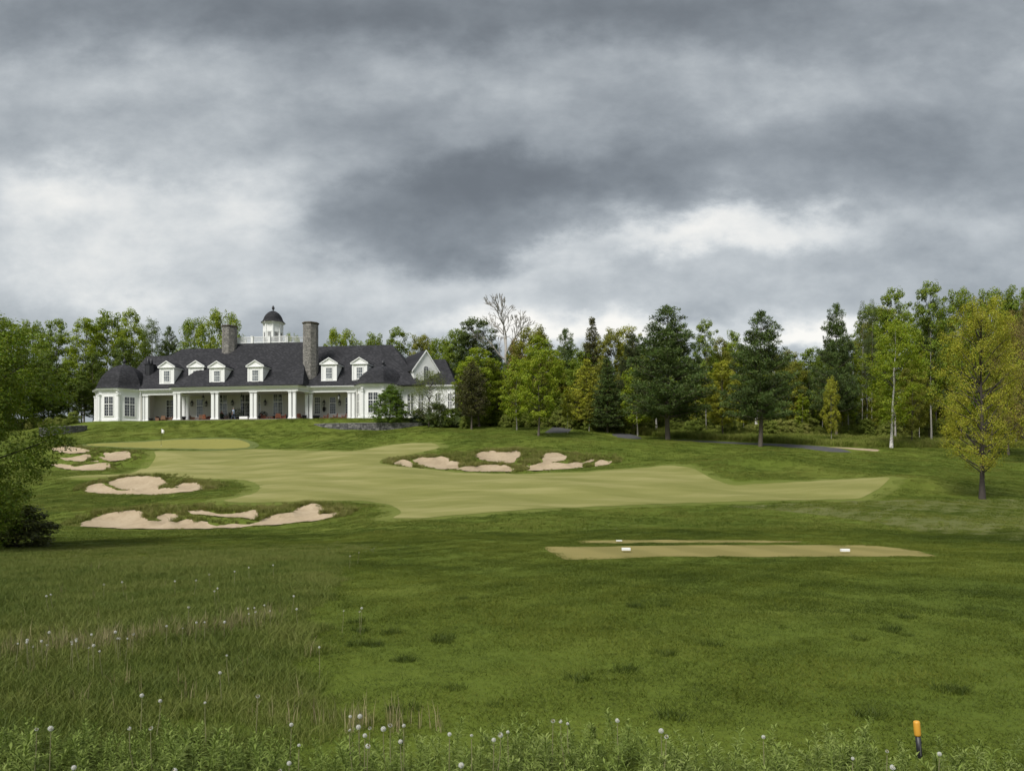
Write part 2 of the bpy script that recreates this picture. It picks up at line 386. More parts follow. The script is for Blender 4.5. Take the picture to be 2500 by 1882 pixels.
def zbase(X, Y):
    X = np.asarray(X, float); Y = np.asarray(Y, float)
    px = CX + F * X / np.maximum(Y, 4.0)
    a = np.clip((px + 800) / 10.0, 0, len(UG) - 1.001); b = np.clip(Y / .25, 0, len(YG) - 1.001)
    i = a.astype(int); j = b.astype(int); fa = a - i; fb = b - j
    z = (TAB[i, j] * (1 - fa) + TAB[i + 1, j] * fa) * (1 - fb) + (TAB[i, j + 1] * (1 - fa) + TAB[i + 1, j + 1] * fa) * fb
    # rolling of the ground
    w = np.clip((Y - 9) / 25, 0, 1)
    z = z + w * (.10 * np.sin(X * .31 + 1.2 * np.sin(Y * .13)) * np.sin(Y * .27 + .6) + .05 * np.sin(X * .77 + Y * .35) + .035 * np.sin(X * .4 - Y * .9))
    z = z + np.clip((Y - 3) / 8, 0, 1) * (.018 * np.sin(X * 2.1 + Y * .7) * np.sin(Y * 1.7 - X * .4) + .010 * np.sin(X * 4.3 - Y * 3.1))
    for mx, my, am, sx_, sy_ in ((20.7, 63.5, .75, 5.5, 3.0), (-26, 99, .55, 6, 2.6), (27, 52, .30, 5, 2.5), (-12, 93, .45, 5, 2.5), (9, 84, .4, 6, 3), (3, 47, -.15, 7, 3)):
        z = z + am * np.exp(-((X - mx) / sx_)**2 - ((Y - my) / sy_)**2)
    # level terrace under the clubhouse
    dX = X - BX0; dY = Y - BY0; s = dX * BC - dY * BS; t = dX * BS + dY * BC
    dist = np.hypot(np.maximum(np.maximum(.5 - s, s - 54.5), 0), np.maximum(np.maximum(-.4 - t, t - 22), 0))
    k = np.clip(1 - dist / 3.0, 0, 1); k = k * k * (3 - 2 * k)
    return z * (1 - k) + (ZB - .14) * k
YS = np.concatenate([np.arange(3.2, 30, .05), np.arange(30, 230, .1)])
def hit(px, py, h=0.0, fn=None):
    """where the sight line through a photo point meets the ground (raised by h)"""
    X = (px - CX) / F * YS; z = (fn or zbase)(X, YS) + h
    rowp = HZ - (z - EYE) / YS * F
    k = np.argmax(rowp <= py)
    if rowp[k] > py: k = len(YS) - 1
    if k > 0:
        a, b = rowp[k - 1], rowp[k]; f = 0 if a == b else np.clip((a - py) / (a - b), 0, 1); Y = YS[k - 1] * (1 - f) + YS[k] * f
    else: Y = YS[0]
    return float((px - CX) / F * Y), float(Y)

def from_crop(pts, x0, y0, sc): return [(x / sc + x0, y / sc + y0) for x, y in pts]
def smooth_poly(P, it=2):
    for _ in range(it):
        Q = []
        for i in range(len(P)):
            a, b = P[i], P[(i + 1) % len(P)]
            Q += [(a[0] * .78 + b[0] * .22, a[1] * .78 + b[1] * .22), (a[0] * .22 + b[0] * .78, a[1] * .22 + b[1] * .78)]
        P = Q
    return P
def ground_poly(pts, it=2):
    D = []
    for i in range(len(pts)):      # subdivide long edges before projecting
        a, b = pts[i], pts[(i + 1) % len(pts)]; n = max(1, int(math.hypot(b[0] - a[0], (b[1] - a[1]) * 3) / 40))
        D += [(a[0] + (b[0] - a[0]) * k / n, a[1] + (b[1] - a[1]) * k / n) for k in range(n)]
    return smooth_poly([hit(*p) for p in D], it)

S8 = lambda p: from_crop(p, 100, 1020, 2.765)
SM = lambda p: from_crop(p, 900, 1060, 3.403)
OV = lambda p: [(x * 1.1302, y * 1.1302) for x, y in p]
ST = lambda p: from_crop(p, 1250, 1280, 1.7696)
BUNK = {
 'near': [S8([(245,728),(335,685),(430,655),(500,660),(570,655),(650,638),(693,658),(700,695),(712,725),(760,715),(790,700),(770,665),(850,650),(930,665),(943,688),(900,700),(855,728),(920,712),(1010,707),(1045,725),(1130,717),(1180,735),(1260,722),(1400,722),(1470,705),(1500,680),(1560,672),(1640,668),(1700,665),(1705,610),(1780,603),(1920,605),(1910,640),(1880,665),(2005,645),(1960,670),(1900,690),(1700,710),(1400,735),(1100,750),(820,755),(500,748),(400,742),(300,738)]),
          S8([(985,640),(1080,630),(1180,655),(1300,652),(1400,645),(1490,632),(1475,665),(1490,685),(1450,698),(1380,690),(1280,676),(1150,668),(1050,657)])],
 'second': [S8([(290,470),(350,453),(420,457),(458,472),(470,492),(560,500),(620,502),(620,496),(520,480),(440,435),(520,420),(640,410),(760,410),(820,415),(835,440),(825,465),(800,490),(910,490),(915,455),(960,447),(1070,450),(1085,470),(1082,485),(1000,500),(850,515),(700,520),(500,517),(360,508),(310,495)])],
 'left': [S8([(60,205),(200,203),(270,215),(325,228),(290,237),(220,243),(150,240)]), S8([(385,265),(430,275),(420,235),(500,242),(600,235),(608,262),(620,268),(560,285),(460,298),(420,285)]),
          S8([(120,268),(200,272),(330,256),(333,270),(290,298),(200,295),(140,285)]), S8([(335,297),(380,295),(388,304),(325,304)]),
          S8([(45,315),(130,313),(230,332),(330,330),(370,320),(470,316),(470,335),(430,352),(350,355),(200,350),(120,338)])],
 'middle': [SM([(190,230),(280,225),(360,240),(372,255),(365,277),(290,264),(215,247)]), SM([(370,222),(450,205),(520,215),(600,200),(665,210),(700,240),(770,238),(750,288),(640,292),(560,288),(440,264),(400,240)]),
            SM([(875,170),(940,160),(1000,152),(1080,155),(1130,170),(1180,150),(1250,142),(1270,165),(1290,170),(1230,205),(1215,234),(1150,240),(1050,230),(940,215),(900,195)]),
            SM([(700,292),(900,275),(1060,270),(1200,285),(1195,305),(1000,313),(830,312)]),
            SM([(1300,262),(1400,265),(1450,245),(1440,180),(1540,168),(1660,185),(1630,205),(1500,262),(1620,250),(1640,265),(1740,245),(1870,213),(1870,227),(1780,250),(1775,277),(1640,291),(1500,297),(1310,302),(1345,290)]),
            SM([(1880,240),(2035,218),(2000,250),(1880,271)])],
}
def ragged(P, amp, seed):
    """real bunker edges wander: densify and push in and out"""
    rg = np.random.RandomState(seed); P = np.array(P); Q = np.concatenate([P, P[:1]]); L_ = np.concatenate([[0], np.cumsum(np.hypot(*np.diff(Q, axis=0).T))])
    n = int(L_[-1] / .22); u = np.linspace(0, L_[-1], n, endpoint=False); x = np.interp(u, L_, Q[:, 0]); y = np.interp(u, L_, Q[:, 1])
    tx = np.roll(x, -1) - np.roll(x, 1); ty = np.roll(y, -1) - np.roll(y, 1); m = np.hypot(tx, ty) + 1e-9
    w = rg.normal(size=n); w = (w + np.roll(w, 1) + np.roll(w, -1)) / 1.7; w2 = np.repeat(rg.normal(size=n // 6 + 1), 6)[:n]
    o = amp * (w * .6 + w2 * .5) * np.clip(ty / m * 0 + 1, 0, 1); return np.stack([x + ty / m * o, y - tx / m * o], 1)
BPOLY = {k: [ragged(ground_poly(p, 0), .10, 3 + i) for i, p in enumerate(v)] for k, v in BUNK.items()}
def inside_dist(P, X, Y):
    """signed distance to polygon P (positive inside)"""
    ins = np.zeros(X.shape, bool); dm = np.full(X.shape, 1e9)
    n = len(P)
    for i in range(n):
        x1, y1 = P[i]; x2, y2 = P[(i + 1) % n]
        if y1 != y2: ins ^= ((y1 > Y) != (y2 > Y)) & (X < (x2 - x1) * (Y - y1) / (y2 - y1) + x1)
        dx, dy = x2 - x1, y2 - y1; L = dx * dx + dy * dy + 1e-12
        t = np.clip(((X - x1) * dx + (Y - y1) * dy) / L, 0, 1)
        dm = np.minimum(dm, (X - x1 - t * dx)**2 + (Y - y1 - t * dy)**2)
    d = np.sqrt(dm); return np.where(ins, d, -d)
def zground(X, Y, under=0.0):
    X = np.asarray(X, float); Y = np.asarray(Y, float); z = zbase(X, Y); sh = z.shape
    z = z.ravel().copy(); x = X.ravel(); y = Y.ravel()
    for L in BPOLY.values():
        for P in L:
            x0, y0 = P.min(0) - 1.2; x1, y1 = P.max(0) + 1.2
            k = np.nonzero((x > x0) & (x < x1) & (y > y0) & (y < y1))[0]
            if len(k) == 0: continue
            d = inside_dist(P, x[k], y[k])
            d2 = inside_dist(P, x[k], y[k] - .8); wb = np.clip((d2 - d) / .8, 0, 1)       # 1 beyond the far rim
            dep = np.where(d > 0, .16 * (1 - np.exp(-d * .9)), 0)
            z[k] += .20 * wb * np.where(d > 0, np.exp(-d * 2.4), np.exp(d * 1.1)) - dep - under * np.clip((d - .12) / .35, 0, 1)
    return z.reshape(sh)
def zg(X, Y): return float(zground(np.array([X]), np.array([Y]))[0])

# ---- ground sheet (polar, dense in view)
ang = np.concatenate([np.linspace(-180, -37, 30)[:-1], np.linspace(-37, 37, 540), np.linspace(37, 180, 30)[1:-1]])
rad = np.concatenate([np.geomspace(1.0, 200, 470), np.geomspace(206, 5000, 40)])
A, RR = np.meshgrid(np.radians(ang), rad, indexing='ij')
GX = np.sin(A) * RR; GY = np.cos(A) * RR
GZ = zground(GX, np.maximum(GY, 0.0), .22)      # the soil lies a little deeper under the sand
GZ = np.where(GY < 0, 0.0, GZ)
na, nr = A.shape
V = np.stack([GX, GY, GZ], -1).reshape(-1, 3)
ii, jj = np.meshgrid(np.arange(na), np.arange(nr - 1), indexing='ij'); i2 = (ii + 1) % na
Fq = np.stack([ii * nr + jj, i2 * nr + jj, i2 * nr + jj + 1, ii * nr + jj + 1], -1).reshape(-1, 4)[:, ::-1]
M['rough'] = turf_mat('rough_turf', (.058, .090, .010), (.102, .136, .017), (.175, .188, .036), .06, .55, 14)
me = np_mesh('ground', V, Fq, True)
ground = tag(link('ground', me, M['rough']), kind='structure')
cb = MB(); cb.add([(0, 0, 0)] + [tuple(V[i * nr]) for i in range(na)], [(0, 1 + (i + 1) % na, 1 + i) for i in range(na)])
tag(cb.build('ground_under_camera', M['rough']), kind='structure')

def sheet(name, P, mat, lift=.03, step=.5, parent=None, kind='structure', label=None):
    P = np.asarray(P); x0, y0 = P.min(0); x1, y1 = P.max(0)
    gx, gy = np.meshgrid(np.arange(x0, x1, step), np.arange(y0, y1, step)); gx = gx.ravel(); gy = gy.ravel()
    rr_ = np.random.RandomState(5); gx = gx + rr_.uniform(-.1, .1, len(gx)) * step; gy = gy + rr_.uniform(-.1, .1, len(gy)) * step
    k = inside_dist(P, gx, gy) > step * .3; gx, gy = gx[k], gy[k]
    vs_ = [Vector((float(a), float(b))) for a, b in P] + [Vector((float(a), float(b))) for a, b in zip(gx, gy)]
    res = delaunay_2d_cdt(vs_, [], [list(range(len(P)))], 1, 1e-4)
    co = np.array([tuple(v) for v in res[0]]); z = zground(co[:, 0], co[:, 1]) + lift
    me = bpy.data.meshes.new(name); me.from_pydata([(a, b, c) for (a, b), c in zip(co, z)], [], [tuple(f) for f in res[2]]); me.update()
    me.polygons.foreach_set('use_smooth', [True] * len(me.polygons))
    # faces up
    if len(me.polygons) and me.polygons[0].normal.z < 0: me.flip_normals()
    return tag(link(name, me, mat, parent), label, None, None, kind)

M['fairway'] = turf_mat('fairway_turf', (.145, .155, .038), (.212, .210, .066), (.315, .290, .120), .05, 1.0, 10,
                        stripes=[(R(62), 2.2, .10), (R(118), 3.1, .07)], bump=.25, contrast=1.15, streak=.12)
M['green'] = turf_mat('green_turf', (.195, .192, .045), (.235, .225, .060), (.28, .26, .08), .08, .8, 10, bump=.1, contrast=.4)
M['tee'] = turf_mat('tee_turf', (.165, .145, .045), (.225, .195, .066), (.29, .24, .09), .12, 1.2, 12, stripes=[(R(20), 1.1, .16)], bump=.2, contrast=.5)
M['collar'] = turf_mat('collar_turf', (.085, .115, .030), (.115, .142, .040), (.155, .168, .058), .07, .7, 10, bump=.3, contrast=.7)
M['tan_rough'] = turf_mat('dry_rough', (.085, .105, .026), (.120, .132, .042), (.165, .160, .068), .10, 1.0, 10, bump=.7, contrast=.9)
fair = OV([(470,1083),(540,1086),(640,1084),(720,1082),(790,1081),(850,1092),(872,1108),(840,1122),(905,1120),(1000,1112),(1150,1100),(1350,1092),(1500,1086),(1700,1081),(1858,1078),(1900,1055),(1926,1031),
           (1800,1037),(1690,1043),(1578,1049),(1540,1036),(1500,1012),(1450,1005),(1380,1011),(1250,1021),(1120,1024),(1000,1022),(900,1012),(815,1001),(830,991),(900,980),(955,968),(940,957),(890,957),(830,963),(790,972),(740,977),(680,975),(620,972),(560,970),
           (500,973),(400,975),(330,974),(338,985),(330,998),(300,1016),(270,1025),(180,1027),(140,1032),(300,1030),(430,1034),(520,1036),(560,1046),(562,1060),(530,1072)])
sheet('fairway', ground_poly(fair), M['fairway'], .024, .5)
gpoly = S8([(290,182),(600,166),(900,150),(1200,143),(1330,148),(1400,170),(1415,190),(1380,207),(1200,212),(800,208),(500,200),(330,190)])
def band_sheet(name, P, mat, lo, hi, step, lift):
    """strip of turf cut a little higher, along the outside of a mown shape"""
    P = np.asarray(P); x = np.arange(P[:, 0].min() + lo - 1, P[:, 0].max() - lo + 1, step); y = np.arange(P[:, 1].min() + lo - 1, P[:, 1].max() - lo + 1, step)
    gx, gy = np.meshgrid(x, y, indexing='ij'); d = inside_dist(P, gx.ravel(), gy.ravel()).reshape(gx.shape); ok = (d > lo) & (d < hi)
    c = ok[:-1, :-1] & ok[1:, :-1] & ok[1:, 1:] & ok[:-1, 1:]; idx = np.arange(gx.size).reshape(gx.shape)
    Fq_ = np.stack([idx[:-1, :-1][c], idx[1:, :-1][c], idx[1:, 1:][c], idx[:-1, 1:][c]], 1); u, inv = np.unique(Fq_, return_inverse=True)
    X_, Y_ = gx.ravel()[u], gy.ravel()[u]; me = np_mesh(name, np.stack([X_, Y_, zground(X_, Y_) + lift], 1), inv.reshape(-1, 4), True)
    return tag(link(name, me, mat), kind='structure')
M['first_cut'] = turf_mat('first_cut_turf', (.085, .112, .018), (.125, .150, .028), (.19, .20, .05), .05, 1.0, 12, bump=.4, contrast=.9, streak=.2)
band_sheet('first_cut', ground_poly(fair), M['first_cut'], -1.15, .35, .3, .012)
sheet('green_collar', ground_poly(S8([(250,182),(600,158),(900,142),(1200,134),(1350,140),(1460,170),(1478,190),(1420,212),(1200,219),(800,215),(500,207),(290,196)])), M['collar'], .032, .5)
sheet('green', ground_poly(gpoly), M['green'], .042, .5)
tee1 = ST([(130,98),(180,128),(230,155),(380,152),(640,139),(1060,141),(1500,139),(1850,139),(1770,120),(1700,105),(1520,90),(1100,90),(800,90),(400,96)])
tee2 = ST([(270,72),(310,83),(700,80),(1200,79),(1268,75),(1100,70),(700,68),(450,68)])
sheet('tee_box', ground_poly(tee1, 1), M['tee'], .008, .25)
sheet('tee_box', ground_poly(tee2, 1), M['tee'], .008, .25)
def sand_mat():
    m, g, o = mat_new('bunker_sand'); pos = g.n('ShaderNodeNewGeometry').outputs['Position']
    a = g.noise(pos, .5, 5, .6, .3); b = g.noise(pos, 5, 5, .6)
    c = g.ramp(g.m('ADD', g.m('MULTIPLY', a, .6), g.m('MULTIPLY', b, .4)), [(.3, (.28, .215, .14)), (.5, (.385, .305, .205)), (.72, (.475, .390, .275))])
    p = g.n('ShaderNodeBsdfPrincipled'); g.put(p.inputs['Base Color'], c); p.inputs['Roughness'].default_value = .95; p.inputs['Specular IOR Level'].default_value = .1
    bp = g.n('ShaderNodeBump'); bp.inputs['Strength'].default_value = .5; bp.inputs['Distance'].default_value = .08
    g.put(bp.inputs['Height'], b); g.l.new(bp.outputs[0], p.inputs['Normal']); g.l.new(p.outputs[0], o.inputs[0]); return m
M['sand'] = sand_mat()
BL_LAB = {'near': 'pale sand bunker nearest the camera with grassy fingers reaching in', 'second': 'pale sand bunker with two grass tongues on the slope behind the nearest one',
          'left': 'small sand bunker below the left edge of the green', 'middle': 'sand bunker in the bank beyond the middle of the fairway'}
for key, L in BPOLY.items():
    for P in L:
        sheet('bunker', P, M['sand'], .03, .3, label=BL_LAB[key])
# cart path
def asphalt():
    m, g, o = mat_new('asphalt'); pos = g.n('ShaderNodeNewGeometry').outputs['Position']
    c = g.ramp(g.noise(pos, 3, 5, .7), [(.3, (.05, .05, .052)), (.7, (.085, .084, .086))])
    p = g.n('ShaderNodeBsdfPrincipled'); g.put(p.inputs['Base Color'], c); p.inputs['Roughness'].default_value = .9
    g.l.new(p.outputs[0], o.inputs[0]); return m
M['asphalt'] = asphalt()
S4 = lambda p: from_crop(p, 1100, 700, 4.162)
S5 = lambda p: from_crop(p, 1500, 700, 3.964)
sheet('cart_path', ground_poly(S4([(940,1486),(1000,1450),(1060,1412),(1150,1408),(1245,1414),(1238,1440),(1215,1468),(1190,1480),(1080,1486)]), 1), M['asphalt'], .015, .4)
sheet('cart_path', ground_poly([(1492,1057),(1545,1059),(1572,1071),(1540,1071.5),(1500,1066)], 1), M['asphalt'], .015, .4)
sheet('cart_path', ground_poly([(1640,1073.5),(1700,1075.5),(1800,1080),(1900,1083.5),(1990,1087.5),(2060,1096),(2085,1104.5),(2040,1104),(1980,1097),(1900,1089.5),(1800,1083.5),(1700,1078),(1650,1075)], 1), M['asphalt'], .015, .4)
for pl in ([(2010,1091),(2060,1092),(2110,1095),(2150,1098),(2140,1103),(2100,1099),(2040,1094)], [(1590,1061),(1625,1062),(1622,1067),(1600,1066)]):
    sheet('bare_earth', ground_poly(pl, 1), M['sand'], .015, .4)
sheet('dry_rough', ground_poly(OV([(1560,1094),(1700,1088),(1850,1082),(2000,1079),(2205,1078),(2300,1080),(2300,1165),(2150,1168),(2000,1150),(1900,1130),(1800,1115),(1650,1100)])), M['tan_rough'], .006, .5)
# ------------------------------------------------------------------ clubhouse
bw = b_world(0, 0)
club = empty('clubhouse', (bw[0], bw[1], ZB), -TH, 'long white golf clubhouse with dark slate roof, dormers, cupola and columned porch on the hill', 'building')
def wpart(name, mb, mat, parent=club, smooth=False): return mb.build(name, mat, parent, smooth)
WT = 5.4     # depth of the house wall behind the front columns
BT = 2.1     # side bays stand this much further back than the portico
sB = b_local(422, 0); sE = b_local(727, 0); sA = b_local(343, BT); sF = b_local(872, BT)
EAVE = 4.93
# terrace slab
mb = MB(); mb.prism([(sA - .5, BT - .5), (sB - .5, BT - .5), (sB - .5, -.6), (sE + .6, -.6), (sE + 1.6, BT - .5), (sF + .6, BT - .5), (sF + .6, WT), (sA - .5, WT)], -.3, 0)
M['flag'] = plain('terrace_stone', (.16, .14, .125), .9, .3, 3, .4, 10)
wpart('terrace', mb, M['flag'])
# body walls
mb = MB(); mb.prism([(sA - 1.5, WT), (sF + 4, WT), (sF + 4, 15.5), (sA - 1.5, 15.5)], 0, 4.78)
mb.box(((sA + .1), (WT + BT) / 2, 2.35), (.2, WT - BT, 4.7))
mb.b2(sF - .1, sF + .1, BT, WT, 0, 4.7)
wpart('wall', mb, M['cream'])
# ceiling of the porch
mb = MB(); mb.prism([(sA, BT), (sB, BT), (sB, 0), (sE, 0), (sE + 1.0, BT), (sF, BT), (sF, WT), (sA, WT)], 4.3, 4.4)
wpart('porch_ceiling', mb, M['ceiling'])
# entablature
prof = [(0.0, 4.1), (0.0, 4.40), (.05, 4.42), (.05, 4.58), (.16, 4.62), (.18, 4.70), (.40, 4.76), (.46, 4.90), (.46, 4.95), (-.25, 4.95), (-.45, 4.1)]
path = [(sA, BT), (sB, BT), (sB, 0), (sE, 0), (sE + 1.0, BT), (sF, BT)]
mb = MB(); mb.sweep(path, prof); wpart('entablature', mb, M['white'])
# columns
def column_mesh():
    mb = MB(); mb.box((0, 0, .09), (.62, .62, .18)); mb.box((0, 0, .23), (.54, .54, .10))
    mb.box((0, 0, 2.05), (.44, .44, 3.54)); mb.box((0, 0, 3.72), (.49, .49, .05)); mb.box((0, 0, 3.97), (.54, .54, .09)); mb.box((0, 0, 4.055), (.62, .62, .08))
    return mb.mesh('column')
cme = column_mesh()
cols = [(351, BT), (360, BT), (428.5, 0), (438.5, 0), (449.5, BT), (458.5, BT), (520.5, 0), (531, 0), (615, 0), (624.5, 0), (709, 0), (719.5, 0), (749.5, BT), (760, BT), (853.5, BT), (863, BT)]
for px, t in cols: link('column', cme, M['white'], club, (b_local(px, t + .3), t + .3, 0))

def window(parent, s, t, z0, z1, w, yaw=0, split=.62, cols=4, glass='glass', mull=True, name='window', rows=(2, 4)):
    """casement with a transom; frame (part) > pane (sub-part). yaw 0 looks toward -t"""
    mb = MB(); h = z1 - z0; fr = .07
    mb.b2(-w / 2 - .09, w / 2 + .09, -.06, .04, -.10, 0); mb.b2(-w / 2 - .09, w / 2 + .09, -.06, .04, h, h + .10)
    mb.b2(-w / 2 - .09, -w / 2 + .01, -.055, .04, 0, h); mb.b2(w / 2 - .01, w / 2 + .09, -.055, .04, 0, h)
    zs = h * split
    if split < 1: mb.b2(-w / 2 + .01, w / 2 - .01, -.05, .03, zs - .05, zs + .05)
    if mull: mb.b2(-.045, .045, -.045, .03, .002, h - .002)
    for i in range(1, cols):
        x = -w / 2 + w * i / cols
        if mull and abs(x) < .01: continue
        mb.b2(x - .011, x + .011, -.03, .02, .003, h - .003)
    for i in range(1, rows[1]): z = zs * i / rows[1]; mb.b2(-w / 2 + .012, w / 2 - .012, -.028, .02, z - .011, z + .011)
    for i in range(1, rows[0]): z = zs + (h - zs) * i / rows[0]; mb.b2(-w / 2 + .012, w / 2 - .012, -.028, .02, z - .011, z + .011)
    o = mb.build(name, M['frame'], parent); o.location = (s, t, z0); o.rotation_euler = (0, 0, yaw)
    pn = MB().b2(-w / 2, w / 2, -.012, .0, 0, h).build('pane', M[glass], o)
    return o
# windows and french doors on the porch wall: left px, right px, top row, bottom row, glass
for a, b, y0, y1, gl, mu in [(407, 424, 977, 1018, 'glass', True), (481, 496, 975, 1018, 'glass_pale', False), (534, 555, 965, 1017, 'glass_pale', True), (588, 609, 963, 1017, 'glass', True),
                         (626, 636, 965, 1016, 'glass_pale', True), (668, 690, 963, 1013, 'glass_pale', True), (769, 782, 970, 1010, 'glass_pale', False), (806, 820, 970, 1010, 'glass', False), (844, 857, 970, 1010, 'glass', False)]:
    sa, sb = b_local(a, WT), b_local(b, WT)
    zt = b_z((a + b) / 2, y0, WT); zb = max(.12, b_z((a + b) / 2, y1, WT))
    window(club, (sa + sb) / 2, WT - .04, zb, zt, sb - sa, 0, .64, 4 if mu else 3, gl, mu, 'french_door' if mu else 'window')

# corner pavilions: octagons with ogee domes
def pavilion(cs, ct, a, ky, winfaces, dome_h, thick=False):
    ap = a * 1.2071; Rr = a * 1.30656
    def ring(rr, kk=1.0): return [(cs + rr * math.cos(R(22.5 + 45 * k)), ct + ky * rr * math.sin(R(22.5 + 45 * k))) for k in range(8)]
    P = ring(Rr)
    mb = MB(); mb.prism(P, -.12, 4.55); wall = wpart('pavilion_wall', mb, M['white'])
    mb = MB(); mb.sweep(P[::-1][::-1], [(0.0, 4.25), (.04, 4.27), (.04, 4.5), (.15, 4.56), (.17, 4.66), (.42, 4.74), (.5, 4.90), (.5, 4.96), (-.3, 4.96), (-.3, 4.25)], True)
    wpart('pavilion_cornice', mb, M['white'])
    mb = MB(); mb.sweep(P, [(0, -.12), (.07, -.12), (.07, .22), (.03, .26), (0, .26)], True); wpart('plinth', mb, M['white'])
    # corner pilasters
    for k in range(8):
        x, y = P[k]
        if y > ct + 1.5: continue
        mb = MB()
        for w_, z0, z1 in ((.52, -.12, .34), (.38, .34, 3.84), (.50, 3.84, 3.98), (.56, 3.98, 4.06)):
            mb.lathe((x, y, 0), [(w_ * .62, z0), (w_ * .62, z1)], 8, rot=R(22.5))
        wpart('pilaster', mb, M['white'])
    # dome
    rE = Rr + .62
    pts = [(rE, 0), (rE * .955, .08), (rE * .89, .27), (rE * .84, .58), (rE * .80, .98), (rE * .745, 1.44), (rE * .665, 1.93), (rE * .555, 2.40), (rE * .425, 2.80), (rE * .285, 3.09), (rE * .145, 3.28), (.06, 3.38)]
    k_ = dome_h / 3.38
    mb = MB(); base = 4.965; V_ = []; 
    nn = 32
    for r_, z in pts:
        for k in range(nn):
            an = 2 * math.pi * k / nn + R(22.5)
            m8 = ((an - R(22.5)) % R(45)) - R(22.5); octr = math.cos(R(22.5)) / math.cos(m8)
            V_.append((cs + r_ * octr * math.cos(an), ct + ky * r_ * octr * math.sin(an), base + z * k_))
    m_ = len(pts)
    fs = [(i * nn + k, i * nn + (k + 1) % nn, (i + 1) * nn + (k + 1) % nn, (i + 1) * nn + k) for i in range(m_ - 1) for k in range(nn)] + [tuple(range(nn))[::-1], tuple((m_ - 1) * nn + k for k in range(nn))]
    mb.add(V_, fs); dome = wpart('dome_roof', mb, M['slate'])
    mb = MB(); mb.lathe((cs, ct, base + dome_h), [(.32, -.08), (.30, .02), (.10, .10), (.08, .22), (.22, .34), (.26, .52), (.20, .72), (.06, .86), (.02, 1.05)], 12); mb.build('finial', M['lead'], dome, True)
    for deg, wd, kx in winfaces:
        # deg: outward direction of the face, in the clubhouse frame
        d = R(deg); x = cs + ap * math.cos(d); y = ct + ky * ap * math.sin(d)
        nx, ny = math.cos(d) , math.sin(d) / ky; L_ = math.hypot(nx, ny); nx /= L_; ny /= L_
        yaw = math.atan2(ny, nx) + math.pi / 2
        window(club, x + nx * .03, y + ny * .03, .80, 3.70, wd, yaw, .62, 4, 'glass', True)
a1 = 3.12
fc = (b_local(243, 0) + b_local(287, 0)) / 2
pavilion(fc, a1 * 1.2071 + .1, a1, 1.0, [(-90, 1.42, 1), (-45, 1.42, 1)], b_z(305, 890, 3.7) - 4.965)
fc2 = (b_local(884, BT * 0 + .3) + b_local(930, .3)) / 2
pavilion(fc2 + .25, a1 * 1.2071 * 1.3 + .3, a1, 1.3, [(-90, 1.42, 1), (-45, 1.3, 1), (-135, .8, 1)], b_z(945, 893, 4.9) - 4.965)

# roofs
def frustum(mb, lo, hi, z0, z1, flare=True):
    (a0, a1_, b0, b1), (c0, c1, d0, d1) = lo, hi
    rings = [(a0, a1_, b0, b1, z0 - .10), (a0, a1_, b0, b1, z0)]
    if flare:
        f, hgt = .16, .125
        rings.append((a0 + (c0 - a0) * f, a1_ + (c1 - a1_) * f, b0 + (d0 - b0) * f, b1 + (d1 - b1) * f, z0 + (z1 - z0) * hgt))
    rings.append((c0, c1, d0, d1, z1)); V_ = []
    for x0, x1, y0, y1, z in rings: V_ += [(x0, y0, z), (x1, y0, z), (x1, y1, z), (x0, y1, z)]
    n = len(rings)
    fs = [(i * 4 + k, i * 4 + (k + 1) % 4, i * 4 + 4 + (k + 1) % 4, i * 4 + 4 + k) for i in range(n - 1) for k in range(4)]
    return mb.add(V_, fs + [(3, 2, 1, 0), tuple(4 * (n - 1) + k for k in range(4))])
DK = 8.0
dl, dr = b_local(574, DK), b_local(748, DK); dz_ = b_z(660, 839, DK)
mb = MB(); frustum(mb, (sB - .45, sE + .95, -.48, 17.0), (dl, dr, DK, 11.5), EAVE + .03, dz_); wpart('central_roof', mb, M['slate'])
# deck fascia
mb = MB(); mb.b2(dl - .12, dr + .12, DK - .12, 11.6, dz_ - .10, dz_ + .10); wpart('deck', mb, M['lead'])
RT = 9.3
z1 = b_z(500, 851, RT)
mb = MB(); r0 = b_local(443, RT); frustum(mb, (r0 - 7.4, dl + 3, BT - .44, 17.0), (r0, dl + 2.5, RT, RT + .06), EAVE, z1); wpart('left_roof', mb, M['slate'])
z2 = b_z(390, 869, 8.3); r1 = b_local(358, 8.3)
mb = MB(); frustum(mb, (sA - 3.6, r0 + 2, BT - .40, 15.0), (r1, r0 + 1.5, 8.3, 8.36), EAVE - .04, z2, True); wpart('left_roof', mb, M['slate'])
z3 = b_z(900, 843, RT); r2 = b_local(957, RT)
mb = MB(); frustum(mb, (dr - 3, r2 + 7.0, BT - .44, 17.0), (dr - 2.5, r2, RT, RT + .06), EAVE, z3); wpart('right_roof', mb, M['slate'])
# east end
e0, e1 = b_local(968, 3.0), b_local(1110, 3.0); z4 = b_z(1075, 877, 8.5)
mb = MB(); mb.b2(e0, e1, 3.0, 14, -.12, 4.72); wpart('east_wall', mb, M['white'])
mb = MB(); mb.sweep([(e0, 3.0), (e1, 3.0), (e1, 14.0)], [(0.0, 4.35), (.04, 4.37), (.04, 4.5), (.15, 4.56), (.17, 4.66), (.4, 4.72), (.46, 4.88), (.46, 4.93), (-.3, 4.93), (-.3, 4.35)]); wpart('east_cornice', mb, M['white'])
mb = MB(); frustum(mb, (e0 - 2, e1 + .45, 2.55, 14.45), (e0, b_local(1087, 8.5), 8.5, 8.56), EAVE + .02, z4); wpart('east_roof', mb, M['slate'])
for a, b in ((995, 1010), (1022, 1034), (1064, 1074), (1094, 1103)):
    sa, sb = b_local(a, 3), b_local(b, 3); window(club, (sa + sb) / 2, 2.97, .8, 3.7, sb - sa, 0, .62, 4, 'glass', True)
